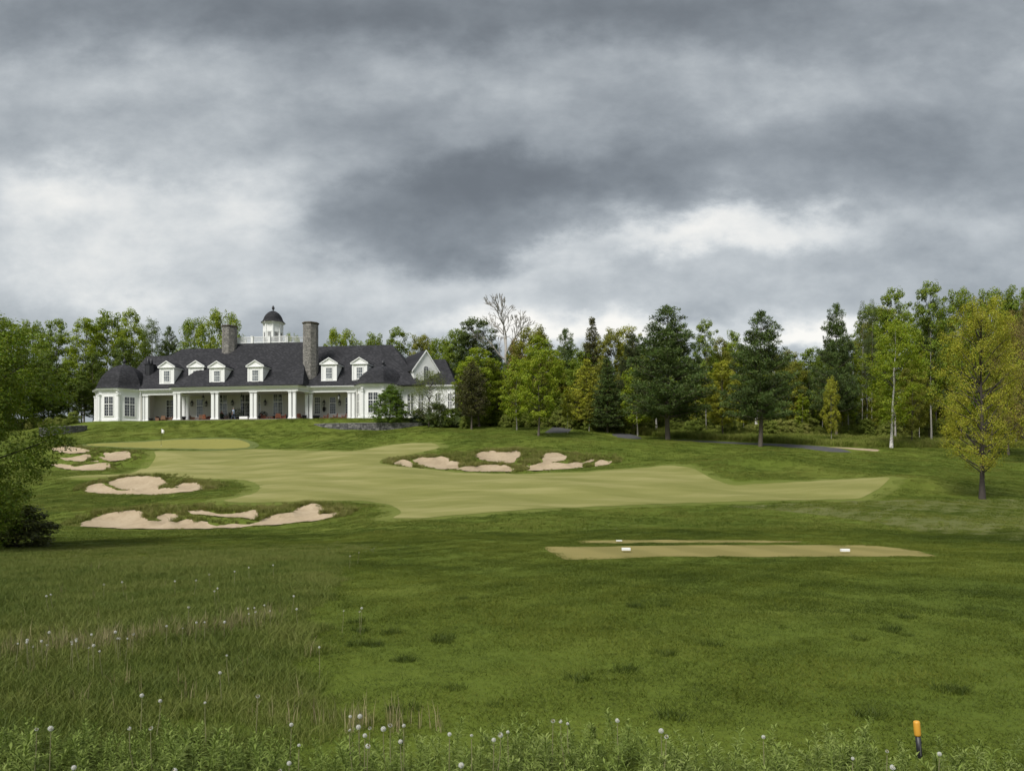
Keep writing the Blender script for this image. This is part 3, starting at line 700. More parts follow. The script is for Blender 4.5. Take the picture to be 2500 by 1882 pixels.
# cross gable above the east end
gx, gt = b_local(1040, 4.2), 4.2; gz = b_z(1040, 856, 4.2); ax = Vector((.62, -.785)).normalized(); sd_ = Vector((-ax.y, ax.x)); hw = 1.95; gh = 2.75; zlow = b_z(1040, 935, 4.2)
def gp(o, f, z): p = Vector((gx, gt)) + sd_ * o + ax * f; return (p.x, p.y, z)
mb = MB(); dd = -7.0
mb.add([gp(-hw, 0, zlow), gp(hw, 0, zlow), gp(hw, 0, gz - gh), gp(0, 0, gz - .08), gp(-hw, 0, gz - gh), gp(-hw, dd, zlow), gp(hw, dd, zlow), gp(hw, dd, gz - gh), gp(0, dd, gz - .08), gp(-hw, dd, gz - gh)],
       [(4, 3, 2, 1, 0), (5, 6, 7, 8, 9), (0, 1, 6, 5), (1, 2, 7, 6), (2, 3, 8, 7), (3, 4, 9, 8), (4, 0, 5, 9)])
gable = wpart('cross_gable', mb, M['white'])
mb = MB()
for sg in (-1, 1):
    e = hw + .28; k_ = gh / hw; q = [gp(sg * e, .05, gz - k_ * e), gp(0, .05, gz), gp(0, .05, gz + .14), gp(sg * e, .05, gz - k_ * e + .14), gp(sg * e, dd, gz - k_ * e), gp(0, dd, gz), gp(0, dd, gz + .14), gp(sg * e, dd, gz - k_ * e + .14)]
    mb.add(q, [(0, 1, 2, 3), (7, 6, 5, 4), (0, 4, 5, 1), (3, 2, 6, 7), (0, 3, 7, 4)])
mb.build('gable_roof', M['slate'], gable)
mb = MB()
for sg in (-1, 1):
    e = hw + .34; k_ = gh / hw
    q = [gp(sg * e, .06, gz - k_ * e - .16), gp(0, .06, gz - .16), gp(0, .06, gz + .10), gp(sg * e, .06, gz - k_ * e + .10), gp(sg * e, .20, gz - k_ * e - .16), gp(0, .20, gz - .16), gp(0, .20, gz + .10), gp(sg * e, .20, gz - k_ * e + .10)]
    mb.add(q, [(0, 1, 2, 3), (7, 6, 5, 4), (0, 4, 5, 1), (3, 2, 6, 7), (0, 3, 7, 4)])
mb.build('raking_cornice', M['white'], gable)
# arched window in the gable
mb = MB(); aw = .36; zb_ = b_z(1040, 928, 4.2); zt_ = b_z(1040, 900, 4.2)
arc = [(-aw, zb_), (aw, zb_)] + [(aw * math.cos(R(q)), zt_ + aw * math.sin(R(q))) for q in range(0, 181, 20)]
def arch(mb, sc, f0, f1):
    zc_ = (zb_ + zt_) / 2; P_ = [(x * sc, zc_ + (z - zc_) * (1 + (sc - 1) * .3)) for x, z in arc]; n = len(P_)
    mb.add([gp(x, f0, z) for x, z in P_] + [gp(x, f1, z) for x, z in P_], [tuple(range(n)), tuple(range(n, 2 * n))[::-1]] + [(i, (i + 1) % n, n + (i + 1) % n, n + i) for i in range(n)])
arch(mb, 1.35, -.02, .04); mb.build('arched_frame', M['frame'], gable)
mb = MB(); arch(mb, 1.0, .0, .055); mb.build('pane', M['glass'], gable)
mb = MB(); mb.add([gp(-.02, .05, zb_), gp(.02, .05, zb_), gp(.02, .05, zt_ + aw), gp(-.02, .05, zt_ + aw), gp(-.02, .07, zb_), gp(.02, .07, zb_), gp(.02, .07, zt_ + aw), gp(-.02, .07, zt_ + aw)], [(0, 1, 2, 3), (7, 6, 5, 4), (0, 4, 5, 1), (1, 5, 6, 2), (2, 6, 7, 3), (3, 7, 4, 0)])
for q in range(1, 6):
    z = zb_ + (zt_ + aw - zb_) * q / 6; mb.add([gp(x, f, z + dz__) for x, f, dz__ in ((-aw, .05, -.015), (aw, .05, -.015), (aw, .05, .015), (-aw, .05, .015), (-aw, .068, -.015), (aw, .068, -.015), (aw, .068, .015), (-aw, .068, .015))], [(0, 1, 2, 3), (7, 6, 5, 4), (0, 4, 5, 1), (1, 5, 6, 2), (2, 6, 7, 3), (3, 7, 4, 0)])
mb.build('muntin', M['frame'], gable)

# dormers
def dormer(px0, px1, ypeak, yeave, ybase, t):
    s0, s1 = b_local(px0, t), b_local(px1, t); pm = (px0 + px1) / 2; sm = (s0 + s1) / 2; w = (s1 - s0) / 2
    zb_, ze, zp = b_z(pm, ybase, t), b_z(pm, yeave, t), b_z(pm, ypeak, t); dpt = 5.0
    mb = MB(); mb.add([(-w, 0, zb_), (w, 0, zb_), (w, 0, ze), (-w, 0, ze), (-w, dpt, zb_), (w, dpt, zb_), (w, dpt, ze), (-w, dpt, ze)], [(0, 1, 2, 3), (5, 4, 7, 6), (1, 5, 6, 2), (4, 0, 3, 7), (3, 2, 6, 7), (4, 5, 1, 0)])
    # corner boards, sill band
    mb.b2(-w - .04, w + .04, -.09, -.002, zb_, zb_ + .16)
    mb.b2(-w - .03, -w + .20, -.05, -.003, zb_ + .16, ze); mb.b2(w - .20, w + .03, -.05, -.003, zb_ + .16, ze)
    for q in range(9): z = zb_ + .2 + (ze - zb_ - .2) * q / 9; mb.b2(w - .001, w + .018, .02, dpt - .1, z, z + .05)
    o = mb.build('dormer', M['white'], club); o.location = (sm, t, 0)
    ov = .24; mb = MB()
    mb.b2(-w - ov, w + ov, -.22, -.002, ze - .02, ze + .10); mb.b2(w + .001, w + ov, -.002, dpt, ze - .02, ze + .08); mb.b2(-w - ov, -w - .001, -.002, dpt, ze - .02, ze + .08)
    z0 = ze + .10; e = w + ov
    for sg in (-1, 1):
        q = [(sg * e, -.24, z0 - .03), (0, -.24, zp - .13), (0, -.24, zp), (sg * e, -.24, z0 + .10), (sg * e, -.05, z0 - .03), (0, -.05, zp - .13), (0, -.05, zp), (sg * e, -.05, z0 + .10)]
        mb.add(q, [(0, 1, 2, 3), (7, 6, 5, 4), (0, 4, 5, 1), (3, 2, 6, 7), (0, 3, 7, 4)])
    mb.add([(-e + .1, -.08, z0), (e - .1, -.08, z0), (0, -.08, zp - .14), (-e + .1, -.03, z0), (e - .1, -.03, z0), (0, -.03, zp - .14)], [(0, 1, 2), (5, 4, 3), (0, 2, 5, 3), (1, 4, 5, 2)])
    mb.build('pediment', M['white'], o)
    mb = MB(); zt = z0 + .105
    mb.add([(-e, -.06, zt), (0, -.06, zp + .02), (e, -.06, zt), (-e, dpt, zt), (0, dpt, zp + .02), (e, dpt, zt), (-e, -.06, zt - .08), (e, -.06, zt - .08), (-e, dpt, zt - .08), (e, dpt, zt - .08)],
           [(0, 1, 4, 3), (1, 2, 5, 4), (0, 6, 7, 2, 1), (3, 4, 5, 9, 8), (6, 8, 9, 7), (0, 3, 8, 6), (2, 7, 9, 5)])
    mb.build('dormer_roof', M['slate'], o)
    hh = ze - zb_
    mb = MB(); ww = w * .76; b0, b1 = zb_ + hh * .17, zb_ + hh * .80
    mb.b2(-ww / 2 - .12, ww / 2 + .12, -.08, -.004, b0 - .12, b0); mb.b2(-ww / 2 - .12, ww / 2 + .12, -.07, -.004, b1, b1 + .12)
    mb.b2(-ww / 2 - .11, -ww / 2, -.065, -.004, b0, b1); mb.b2(ww / 2, ww / 2 + .11, -.065, -.004, b0, b1)
    mb.b2(-ww / 2, ww / 2, -.06, -.02, (b0 + b1) / 2 - .03, (b0 + b1) / 2 + .03)
    for q in (1, 2): x = -ww / 2 + ww * q / 3; mb.b2(x - .012, x + .012, -.055, -.02, b0, b1)
    for q in (.25, .75): z = b0 + (b1 - b0) * q; mb.b2(-ww / 2, ww / 2, -.054, -.02, z - .012, z + .012)
    mb.build('window_frame', M['frame'], o)
    MB().b2(-ww / 2, ww / 2, -.03, -.006, b0, b1).build('pane', M['glass_pale'], o)
dormer(390, 425, 881, 898, 938, BT + .9)
dormer(461, 497, 880, 897, 940, BT + .9)
dormer(512, 548, 881, 898, 938, .55)
dormer(605, 642, 879, 896, 937, .55)
dormer(785, 822, 873, 890, 931, BT + .9)
dormer(860, 896, 872, 889, 931, BT + .9)

# stone-clad things
def stones(name, faces, parent, mat, sw=.34, sh=.17, seed=1, gap=.018, out=.04):
    """faces: (p0, p1, z0, z1 or function, normal) ; each stone its own block, joined in one mesh"""
    rg = random.Random(seed); mb = MB(); var = []
    for (x0, y0), (x1, y1), z0, z1, (nx, ny) in faces:
        L_ = math.hypot(x1 - x0, y1 - y0); tx, ty = (x1 - x0) / L_, (y1 - y0) / L_
        z = z0
        while z < (z1(0.5) if callable(z1) else z1) + .3:
            h = sh * rg.uniform(.7, 1.35); u = -rg.uniform(0, sw)
            while u < L_:
                w = sw * rg.uniform(.55, 1.6); a, b = max(u, 0), min(u + w - gap, L_); zt = z1((a + b) / 2 / L_) if callable(z1) else z1
                if b - a > .04 and z + h * .5 < zt:
                    o_ = out * rg.uniform(.5, 1.3); q = rg.uniform(-.012, .012)
                    P_ = [(x0 + tx * uu_ + nx * d_, y0 + ty * uu_ + ny * d_, zz_) for d_ in (-.03, o_) for uu_, zz_ in ((a + max(d_, 0) * .3, z + q), (b - max(d_, 0) * .3, z), (b - max(d_, 0) * .3, min(z + h - gap, zt)), (a + max(d_, 0) * .3, min(z + h - gap, zt + q)))]
                    mb.add(P_, [(4, 5, 6, 7), (0, 1, 5, 4), (1, 2, 6, 5), (2, 3, 7, 6), (3, 0, 4, 7)])
                    var += [rg.random()] * 8
                u += w
            z += h
    me = mb.mesh(name); at = me.attributes.new('var', 'FLOAT', 'POINT'); at.data.foreach_set('value', var)
    o = link(name, me, mat, parent); o['kind'] = 'stuff'; return o
def chimney(px0, px1, ytop, t, zb):
    s0, s1 = b_local(px0, t), b_local(px1, t); sc = (s0 + s1) / 2; rr = (s1 - s0) / 2 * .90; zt = b_z((px0 + px1) / 2, ytop, t - rr)
    Ro = rr / math.cos(R(22.5)); P_ = [(sc + Ro * math.cos(R(22.5 + 45 * k)), t + Ro * math.sin(R(22.5 + 45 * k))) for k in range(8)]
    mb = MB(); mb.prism(P_, zb, zt - .12); o = wpart('chimney', mb, M['mortar'])
    mb = MB(); mb.lathe((sc, t, 0), [(Ro * 1.05, zt - .22), (Ro * 1.16, zt - .14), (Ro * 1.16, zt)], 8, rot=R(22.5)); mb.lathe((sc, t, 0), [(Ro * .4, zt), (Ro * .35, zt + .18)], 8, rot=R(22.5)); mb.build('chimney_cap', M['bark'], o)
    fcs = []
    for k in range(8):
        a, b = P_[k], P_[(k + 1) % 8]; n_ = ((a[0] + b[0]) / 2 - sc, (a[1] + b[1]) / 2 - t); L_ = math.hypot(*n_)
        fcs.append((a, b, zb, zt - .22, (n_[0] / L_, n_[1] / L_)))
    stones('stonework', fcs, o, M['stone'], .36, .17, int(px0), .02, .035)
    # dark flashing skirt where the shaft meets the slope
    return o, sc, Ro
chimney(544, 577, 793, 7.2, 8.5)
c2, sc2, Ro2 = chimney(741, 776, 785, 4.2, 6.2)
mb = MB(); mb.tube([(sc2, 4.2, 13), (sc2, 4.2, 16.2)], .02, 5); 
# black metal flue housing on the left roof
s_ = b_local(367, 5.2); zt = b_z(367, 888, 4.4)
mb = MB(); mb.lathe((s_, 5.2, 0), [(.80, 6.2), (.80, zt - .08), (.90, zt - .06), (.90, zt)], 8, rot=R(22.5)); fl = wpart('flue_housing', mb, M['black'])
for dx_, dy_, hh in ((-.36, 0, 1.0), (.25, -.1, .9)):
    mb = MB(); mb.lathe((s_ + dx_, 5.2 + dy_, zt), [(.25, 0), (.27, .18), (.20, .55), (.12, hh), (.03, hh + .08)], 10); mb.build('flue_cowl', M['black'], fl, True)
mb = MB(); pv = b_local(785, 5); mb.lathe((pv, 5.2, 0), [(.09, 8.0), (.09, b_z(785, 872, 5)), ], 8); wpart('vent_pipe', mb, M['black'])

# balustrade round the deck
bal = [(dl, 11.4), (dl, DK + .02), (b_local(700, DK), DK + .02), (b_local(700, DK) + (dr - b_local(700, DK)) * .9, DK + 1.7), (dr, 11.4)]
H0 = dz_ + .10; BH = 1.06
def lerp(a, b, f): return (a[0] + (b[0] - a[0]) * f, a[1] + (b[1] - a[1]) * f)
mbb = MB(); balus = None
mb = MB(); mb.sweep(bal, [(.07, H0 + BH - .12), (.07, H0 + BH - .02), (-.07, H0 + BH - .02), (-.07, H0 + BH - .12)]); mb.sweep(bal, [(.05, H0 + .08), (.05, H0 + .18), (-.05, H0 + .18), (-.05, H0 + .08)]); rail = wpart('railing', mb, M['white'])
for i in range(4):
    a, b = bal[i], bal[i + 1]; L_ = math.hypot(b[0] - a[0], b[1] - a[1]); n = max(1, round(L_ / 2.75)); yaw = math.atan2(b[1] - a[1], b[0] - a[0])
    for k in range(n + (i == 3)):
        p = lerp(a, b, k / n); mb = MB(); mb.box((p[0], p[1], H0 + BH / 2 + .02), (.36, .36, BH + .04), yaw); mb.box((p[0], p[1], H0 + BH + .06), (.44, .44, .06), yaw); mb.build('railing_post', M['white'], rail)
    m_ = int(L_ / .17)
    for k in range(m_):
        p = lerp(a, b, (k + .5) / m_); mbb.box((p[0], p[1], H0 + BH / 2 + .03), (.055, .055, BH - .29), yaw)
bo = mbb.build('balusters', M['white'], rail); bo['kind'] = 'stuff'

# cupola
cs_, ct_ = b_local(667, 9.8), 9.8; cz = dz_ + .1
ze_ = b_z(667, 789, 9.8); zd = b_z(667, 759, 9.8); zf = b_z(667, 748, 9.8); rw = 1.38; Rw = rw / math.cos(R(22.5))
mb = MB(); mb.lathe((cs_, ct_, 0), [(Rw, cz - .1), (Rw, ze_ - .3), (Rw + .08, ze_ - .28), (Rw + .10, ze_ - .18), (Rw + .38, ze_ - .10), (Rw + .40, ze_)], 8, rot=R(22.5))
zm = cz + (ze_ - cz) * .56
mb.lathe((cs_, ct_, 0), [(Rw + .05, zm), (Rw + .05, zm + .09)], 8, rot=R(22.5))
for k in range(8):
    an = R(22.5 + 45 * k); mb.box((cs_ + Rw * math.cos(an), ct_ + Rw * math.sin(an), (cz + ze_ - .3) / 2), (.17, .17, ze_ - .3 - cz), an)
cup = wpart('cupola', mb, M['white'])
hd = zd - ze_; re = Rw + .44; pts = [(re, 0), (re * .93, .10), (re * .84, .28), (re * .78, .50), (re * .74, .72), (re * .68, .95), (re * .59, 1.20), (re * .46, 1.45), (re * .30, 1.66), (re * .14, 1.79), (.03, 1.84)]
mb = MB(); mb.lathe((cs_, ct_, ze_ + .002), [(a, b * hd / 1.84) for a, b in pts], 24); mb.build('cupola_dome', M['slate'], cup)
mb = MB(); mb.lathe((cs_, ct_, zd - .06), [(.16, 0), (.10, .08), (.06, .16), (.19, .3), (.23, .5), (.17, .72), (.05, .88), (.01, .95)], 12); mb.build('finial', M['lead'], cup, True)
for k in range(8):
    an = R(45 * k); nx, ny = math.cos(an), math.sin(an)
    if ny > .8: continue
    mb = MB(); z0_, z1_ = cz + .15, zm - .12; w_ = .62
    bx = cs_ + (rw + .012) * nx; by = ct_ + (rw + .012) * ny
    for q in range(9):
        z = z0_ + (z1_ - z0_) * q / 9; mb.box((bx + nx * .012, by + ny * .012, z + .04), (.035, w_, .075), an, (0, R(28)))
    mb.build('louver', M['frame'], cup)
    mb = MB(); mb.box((bx - nx * .008, by - ny * .008, (z0_ + z1_) / 2), (.02, w_, z1_ - z0_), an); mb.build('louver_backing', M['lead'], cup)
# downpipes and security lamps
for px, t in ((342.5, BT - .25), (869.5, BT - .25)):
    s = b_local(px, t); mb = MB(); mb.tube([(s, t, 4.6), (s, t, 1.0), (s - .0, t, .05)], .055, 8); wpart('downpipe', mb, M['white'])
for px, t in ((286, -.35), (884, 0.0)):
    s = b_local(px, t); mb = MB(); mb.box((s, t, 4.35), (.35, .22, .14)); mb.lathe((s + .1, t - .1, 4.22), [(.10, 0), (.12, .1), (.05, .16)], 8); wpart('security_lamp', mb, M['frame'])

# ------------------------------------------------------------------ things on the porch
def on_porch(px, t): s = b_local(px, t); x, y = b_world(s, t); return (x, y, ZB)
lamp_glass = plain('lamp_glass', (.35, .36, .34), .1, .1)
def lantern_parts(root, hang):
    mb = MB(); mb.lathe((0, 0, 0), [(.04, .56), (.06, .60), (.19, .45), (.21, .43), (.04, .72), (.015, .80)], 8)
    mb.lathe((0, 0, 0), [(.13, 0), (.15, .03), (.12, .04)], 8); mb.lathe((0, 0, 0), [(.04, -.07), (.03, 0)], 6)
    for k in range(4): an = R(45 + 90 * k); mb.tube([(.12 * math.cos(an), .12 * math.sin(an), .03), (.17 * math.cos(an), .17 * math.sin(an), .44)], .014, 4)
    if hang: mb.tube([(0, 0, .8), (0, 0, 1.25)], .014, 5)
    else: mb.tube([(0, .22, .35), (0, .2, .75), (0, .1, .95), (0, 0, .78)], .018, 5); mb.b2(-.06, .06, .2, .24, .2, .75)
    mb.build('lantern_cage', M['black'], root); mb = MB(); mb.lathe((0, 0, 0), [(.10, .04), (.145, .42)], 8); mb.build('lantern_glass', lamp_glass, root)
wl = [(468, 986, 'between the leftmost pair of bays'), (503, 987, 'right of the first pale window'), (567, 984, 'behind the walking man'), (647, 984, 'above the teak armchairs'), (790.5, 985, 'above the dark wall planter'), (829, 985, 'right of the dark window in the right bay')]
for px, py, tx in wl:
    t = WT - .25; l = on_porch(px, t); z = ZB + b_z(px, py, t) - .30
    r_ = empty('wall_lantern', (l[0], l[1], z), -TH, 'black carriage lantern on the porch wall ' + tx, 'lantern', 'wall lanterns along the porch'); r_.scale = (1.25, 1.25, 1.05); lantern_parts(r_, False)
for px, py, tx in [(496, 974, 'in the bay left of the second column pair'), (539.5, 975, 'beside the second column pair'), (589.5, 973, 'left of the dark french door'), (684, 973, 'before the rightmost pale french door'), (827.5, 971, 'in the right bay of the porch')]:
    t = 2.6; l = on_porch(px, t); z = ZB + b_z(px, py, t) - .25
    r_ = empty('hanging_lantern', (l[0], l[1], z), -TH, 'black lantern hanging from the porch ceiling ' + tx, 'lantern', 'lanterns hanging in the porch'); r_.scale = (1.2, 1.2, 1.15); lantern_parts(r_, True)
def armchair(name, px, t, rz, wood, cush, label, cat='chair', w=.72, back=.85, group='armchairs on the porch', solid=False):
    l = on_porch(px, t); r_ = empty(name, l, rz - TH, label, cat, group); h = w / 2
    mb = MB(); mb.b2(-h, h, -.34, .34, .30, .36); mb.b2(-h, h, .30, .36, .362, back) if solid else [mb.b2(-h + (i + .15) * w / 6, -h + (i + .75) * w / 6, .30, .34, .362, back) for i in range(6)]
    mb.b2(-h, h, .295, .345, back, back + .06); mb.build('chair_frame', wood, r_)
    for sx in (-1, 1):
        for sy in (-.30, .31): MB().b2(sx * h - .035, sx * h + .035, sy - .035, sy + .035, 0, .60 if sy < 0 else .64).build('leg', wood, r_)
        am = MB().b2(sx * h - .05, sx * h + .05, -.38, .36, .642, .68)
        if solid: am.b2(sx * h - .03, sx * h + .03, -.26, .26, .12, .64)
        am.build('armrest', wood, r_)
    MB().b2(-h + .05, h - .05, -.33, .28, .365, .50).build('seat_cushion', cush, r_)
    MB().box((0, .24, .68), (w - .14, .12, .42), 0, (R(-8), 0)).build('back_cushion', cush, r_)
    return r_
T_, W_, DC, RC = M['teak'], M['wicker'], M['dark_cushion'], M['red_cushion']
F_ = R(180)
for a in [('wicker_armchair', 388, 3.2, R(80), W_, DC, 'brown wicker armchair at the left end of the porch, leftmost of its table', True),
          ('wicker_armchair', 402, 2.5, R(175), W_, DC, 'brown wicker armchair with its rounded back to the lawn in the left bay', True),
          ('wicker_armchair', 410, 4.0, R(10), W_, DC, 'brown wicker armchair behind the table in the left bay', True),
          ('wicker_armchair', 418, 3.2, R(-80), W_, DC, 'brown wicker armchair just left of the first portico columns', True),
          ('wicker_armchair', 470, 2.6, R(120), W_, DC, 'dark wicker armchair right of the set-back column pair', True),
          ('wicker_armchair', 493, 2.0, R(200), W_, DC, 'light brown wicker armchair below the first pale window', True),
          ('wooden_armchair', 503, 1.6, R(150), T_, DC, 'teak armchair angled beside the second column pair', False),
          ('wooden_armchair', 511, 3.4, R(20), T_, DC, 'teak armchair half hidden by the second column pair', False),
          ('wooden_armchair', 549, 2.8, R(-20), T_, DC, 'dark armchair beside the doorway where a person in red stands', False),
          ('wooden_armchair', 642, 1.6, R(120), T_, RC, 'teak armchair just right of the third column pair', False),
          ('wooden_armchair', 679, 1.5, R(205), T_, RC, 'teak armchair with its back to the lawn before the dark sofa', False),
          ('wooden_armchair', 693, 2.4, R(-80), T_, RC, 'teak armchair at the right end of the seating group', False),
          ('wooden_armchair', 732, 2.0, R(170), T_, RC, 'red-brown slatted armchair between the fourth and fifth column pairs', False)]:
    armchair(*a[:7], solid=a[7])
sofa = armchair('outdoor_sofa', 678, 4.3, R(0), T_, DC, 'dark cushioned sofa against the porch wall under the rightmost french door', 'sofa', 1.9, .85, None)
for i, (px, tx) in enumerate([(796, 'leftmost of the three in the right bay'), (819, 'middle one of the three in the right bay'), (840, 'rightmost of the three in the right bay')]):
    ch = armchair('cushioned_lounge_chair', px, 3.0, R(-75), T_, DC, 'dark cushioned lounge chair, ' + tx, 'chair', .78, .98, 'lounge chairs in the right bay', False)
    l = on_porch(px - 10, 2.8); fs_ = empty('footstool', l, R(-75) - TH, 'dark cushioned footstool before the lounge chair, ' + tx.replace('one ', ''), 'footstool', 'footstools in the right bay')
    mb = MB(); mb.b2(-.3, .3, -.25, .25, .26, .31)
    mb.build('stool_frame', T_, fs_)
    for sx in (-1, 1):
        for sy in (-1, 1): MB().b2(sx * .27 - .03, sx * .27 + .03, sy * .21 - .03, sy * .21 + .03, 0, .26).build('leg', T_, fs_)
    MB().b2(-.28, .28, -.24, .24, .312, .42).build('cushion', DC, fs_)
def table(px, t, label, w=.9, d=.6, h=.48, mat=None):
    l = on_porch(px, t); r_ = empty('low_table', l, -TH, label, 'table'); mat = mat or T_
    mb = MB(); [mb.b2(-w / 2, w / 2, -d / 2 + i * d / 5, -d / 2 + (i + .88) * d / 5, h - .04, h) for i in range(5)]; mb.build('table_top', mat, r_)
    for sx in (-1, 1):
        for sy in (-1, 1): MB().b2(sx * (w / 2 - .06) - .035, sx * (w / 2 - .06) + .035, sy * (d / 2 - .06) - .035, sy * (d / 2 - .06) + .035, 0, h - .042).build('leg', mat, r_)
table(404, 3.3, 'round-about wicker dining table in the left bay of the porch', 1.0, 1.0, .72, W_)
table(660, 1.7, 'low teak table amid the armchairs right of the third column pair')
table(482, 2.4, 'low table between the wicker armchairs in the second bay')
tb = table(556, 0.6, 'small dark side table left of the walking man', .5, .5, .6, M['bark_dark'])
# white stone bench
mb = MB(); mb.box((0, 0, .25), (1.35, .5, .5)); 
bn = link('planter_block', mb.mesh('planter_block'), M['frame']); l = on_porch(596, 1.0); bn.location = l; bn.rotation_euler = (0, 0, -TH)
bv = bn.modifiers.new('b', 'BEVEL'); bv.width = .07; bv.segments = 2
tag(bn, 'low white stone block with rounded edges before the dark french door', 'bench')
def foliage_ball(name, n, r, hgt, seed, size=.16, up=.3):
    rg = np.random.RandomState(seed); d = rg.normal(size=(n, 3)); d /= np.linalg.norm(d, axis=1)[:, None]
    c = d * (rg.uniform(.5, 1.0, (n, 1))) * np.array([r, r, hgt / 2]) + np.array([0, 0, hgt / 2])
    return leaf_cloud(name, c, d, rg, size, size * .35, up)
def leaf_cloud(name, c, out, rg, ln, wd, up=.6, rnd=.5, lv=None, droop=0.0):
    n = len(c); nr_ = out * .6 + np.array([0, 0, up]) + rg.normal(size=(n, 3)) * rnd
    nr_ /= np.linalg.norm(nr_, axis=1)[:, None] + 1e-9
    t = rg.normal(size=(n, 3)); t -= nr_ * (t * nr_).sum(1)[:, None]; t /= np.linalg.norm(t, axis=1)[:, None] + 1e-9
    b = np.cross(nr_, t); sc = rg.uniform(.7, 1.25, (n, 1))
    L_ = t * ln * .5 * sc; W__ = b * wd * .5 * sc
    V_ = np.stack([c - L_, c + W__ - L_ * .1, c + L_ - nr_ * droop * ln, c - W__ - L_ * .1], 1).reshape(-1, 3)
    Fq_ = np.arange(4 * n).reshape(-1, 4)
    v1 = rg.uniform(0, 1, n) if lv is None else np.clip(lv + rg.uniform(-.25, .25, n), 0, 1)
    return np_mesh(name, V_, Fq_, False, {'var': np.repeat(v1, 4), 'var2': np.repeat(rg.uniform(0, 1, n), 4)})
def pot(px, t, r, h, label, plant=0, group='dark planters along the porch'):
    l = on_porch(px, t); r_ = empty('potted_plant' if plant else 'planter', l, -TH, label, 'potted plant' if plant else 'planter', group)
    mb = MB(); mb.lathe((0, 0, 0), [(r * .7, 0), (r * .95, h * .85), (r * 1.06, h * .87), (r * 1.06, h), (r * .9, h), (r * .88, h * .9)], 14); mb.build('pot', M['charcoal_pot'], r_, True)
    if plant:
        o = link('foliage', foliage_ball('foliage', 260, plant, plant * 1.7, int(px), .26), M['leaf'], r_, (0, 0, h * .75)); o.color = (.016, .030, .012, 1)
    else:
        MB().lathe((0, 0, h * .88), [(r * .87, 0), (r * .5, .03)], 12).build('soil', M['bark_dark'], r_)
for px, t, r, h, tx, pl in [(368.5, 1.2 + BT - .6, .30, .62, 'dark tapered planter beside the leftmost column pair', 0), (449, 1.0, .30, .62, 'dark tapered planter between the two leftmost portico column pairs', 0),
                        (540, 2.2, .32, .6, 'dark potted shrub right of the second column pair', .45), (580, 2.0, .5, .55, 'big dark leafy shrub in a pot behind the walking man', .95), (565, 2.6, .4, .5, 'dark shrub left of the big leafy one on the porch', .6),
                        (633, 1.2, .36, .6, 'dark planter tucked against the right of the third column pair', 0), (643, 3.9, .36, .6, 'tall potted plant with dark fronds behind the teak armchair', .7),
                        (699, 2.6, .34, .62, 'dark planter left of the fourth column pair', 0), (743.5, 1.0 + .6, .34, .66, 'dark planter left of the fifth column pair', 0), (767.5, BT + .7, .36, .68, 'dark planter right of the fifth column pair', 0), (775, 3.4, .36, .75, 'blue-black urn below the pale window of the right bay', 0)]:
    pot(px, t, r, h, tx, pl)
# wall planter
l = on_porch(791, WT - .3); r_ = empty('wall_planter', (l[0], l[1], ZB + b_z(791, 1005, WT - .3)), -TH, 'dark leafy wreath-like planter hung on the wall of the right bay', 'planter')
MB().lathe((0, 0, 0), [(.10, 0), (.26, .35), (.28, .38)], 10).build('basket', M['charcoal_pot'], r_)
o = link('foliage', foliage_ball('foliage', 90, .30, .5, 3, .2), M['leaf'], r_, (0, 0, .3)); o.color = (.02, .022, .016, 1)

# people
skin_m = plain('skin', (.42, .25, .18), .6, .05); hair_m = plain('grey_hair', (.20, .18, .16), .8, .1)
def tapered(name, chains, mat, parent):
    """chains of (x,y,z,r): smooth tapered limbs merged into one surface by remeshing"""
    mb = MB()
    for ch in chains:
        P_ = [Vector(c[:3]) for c in ch]; pts = []; rd = []
        for i in range(len(ch) - 1):
            for k in range(4):
                f = k / 4; pts.append(P_[i].lerp(P_[i + 1], f)); rd.append(ch[i][3] * (1 - f) + ch[i + 1][3] * f)
        pts.append(P_[-1]); rd.append(ch[-1][3])
        d0 = (pts[0] - pts[1]).normalized(); d1 = (pts[-1] - pts[-2]).normalized()
        pts = [pts[0] + d0 * rd[0] * .75] + pts + [pts[-1] + d1 * rd[-1] * .75]; rd = [rd[0] * .4] + rd + [rd[-1] * .4]
        mb.tube(pts, rd, 12)
    o = mb.build(name, mat, parent, True)
    rm = o.modifiers.new('merge', 'REMESH'); rm.mode = 'VOXEL'; rm.voxel_size = .011; rm.use_smooth_shade = True
    return o
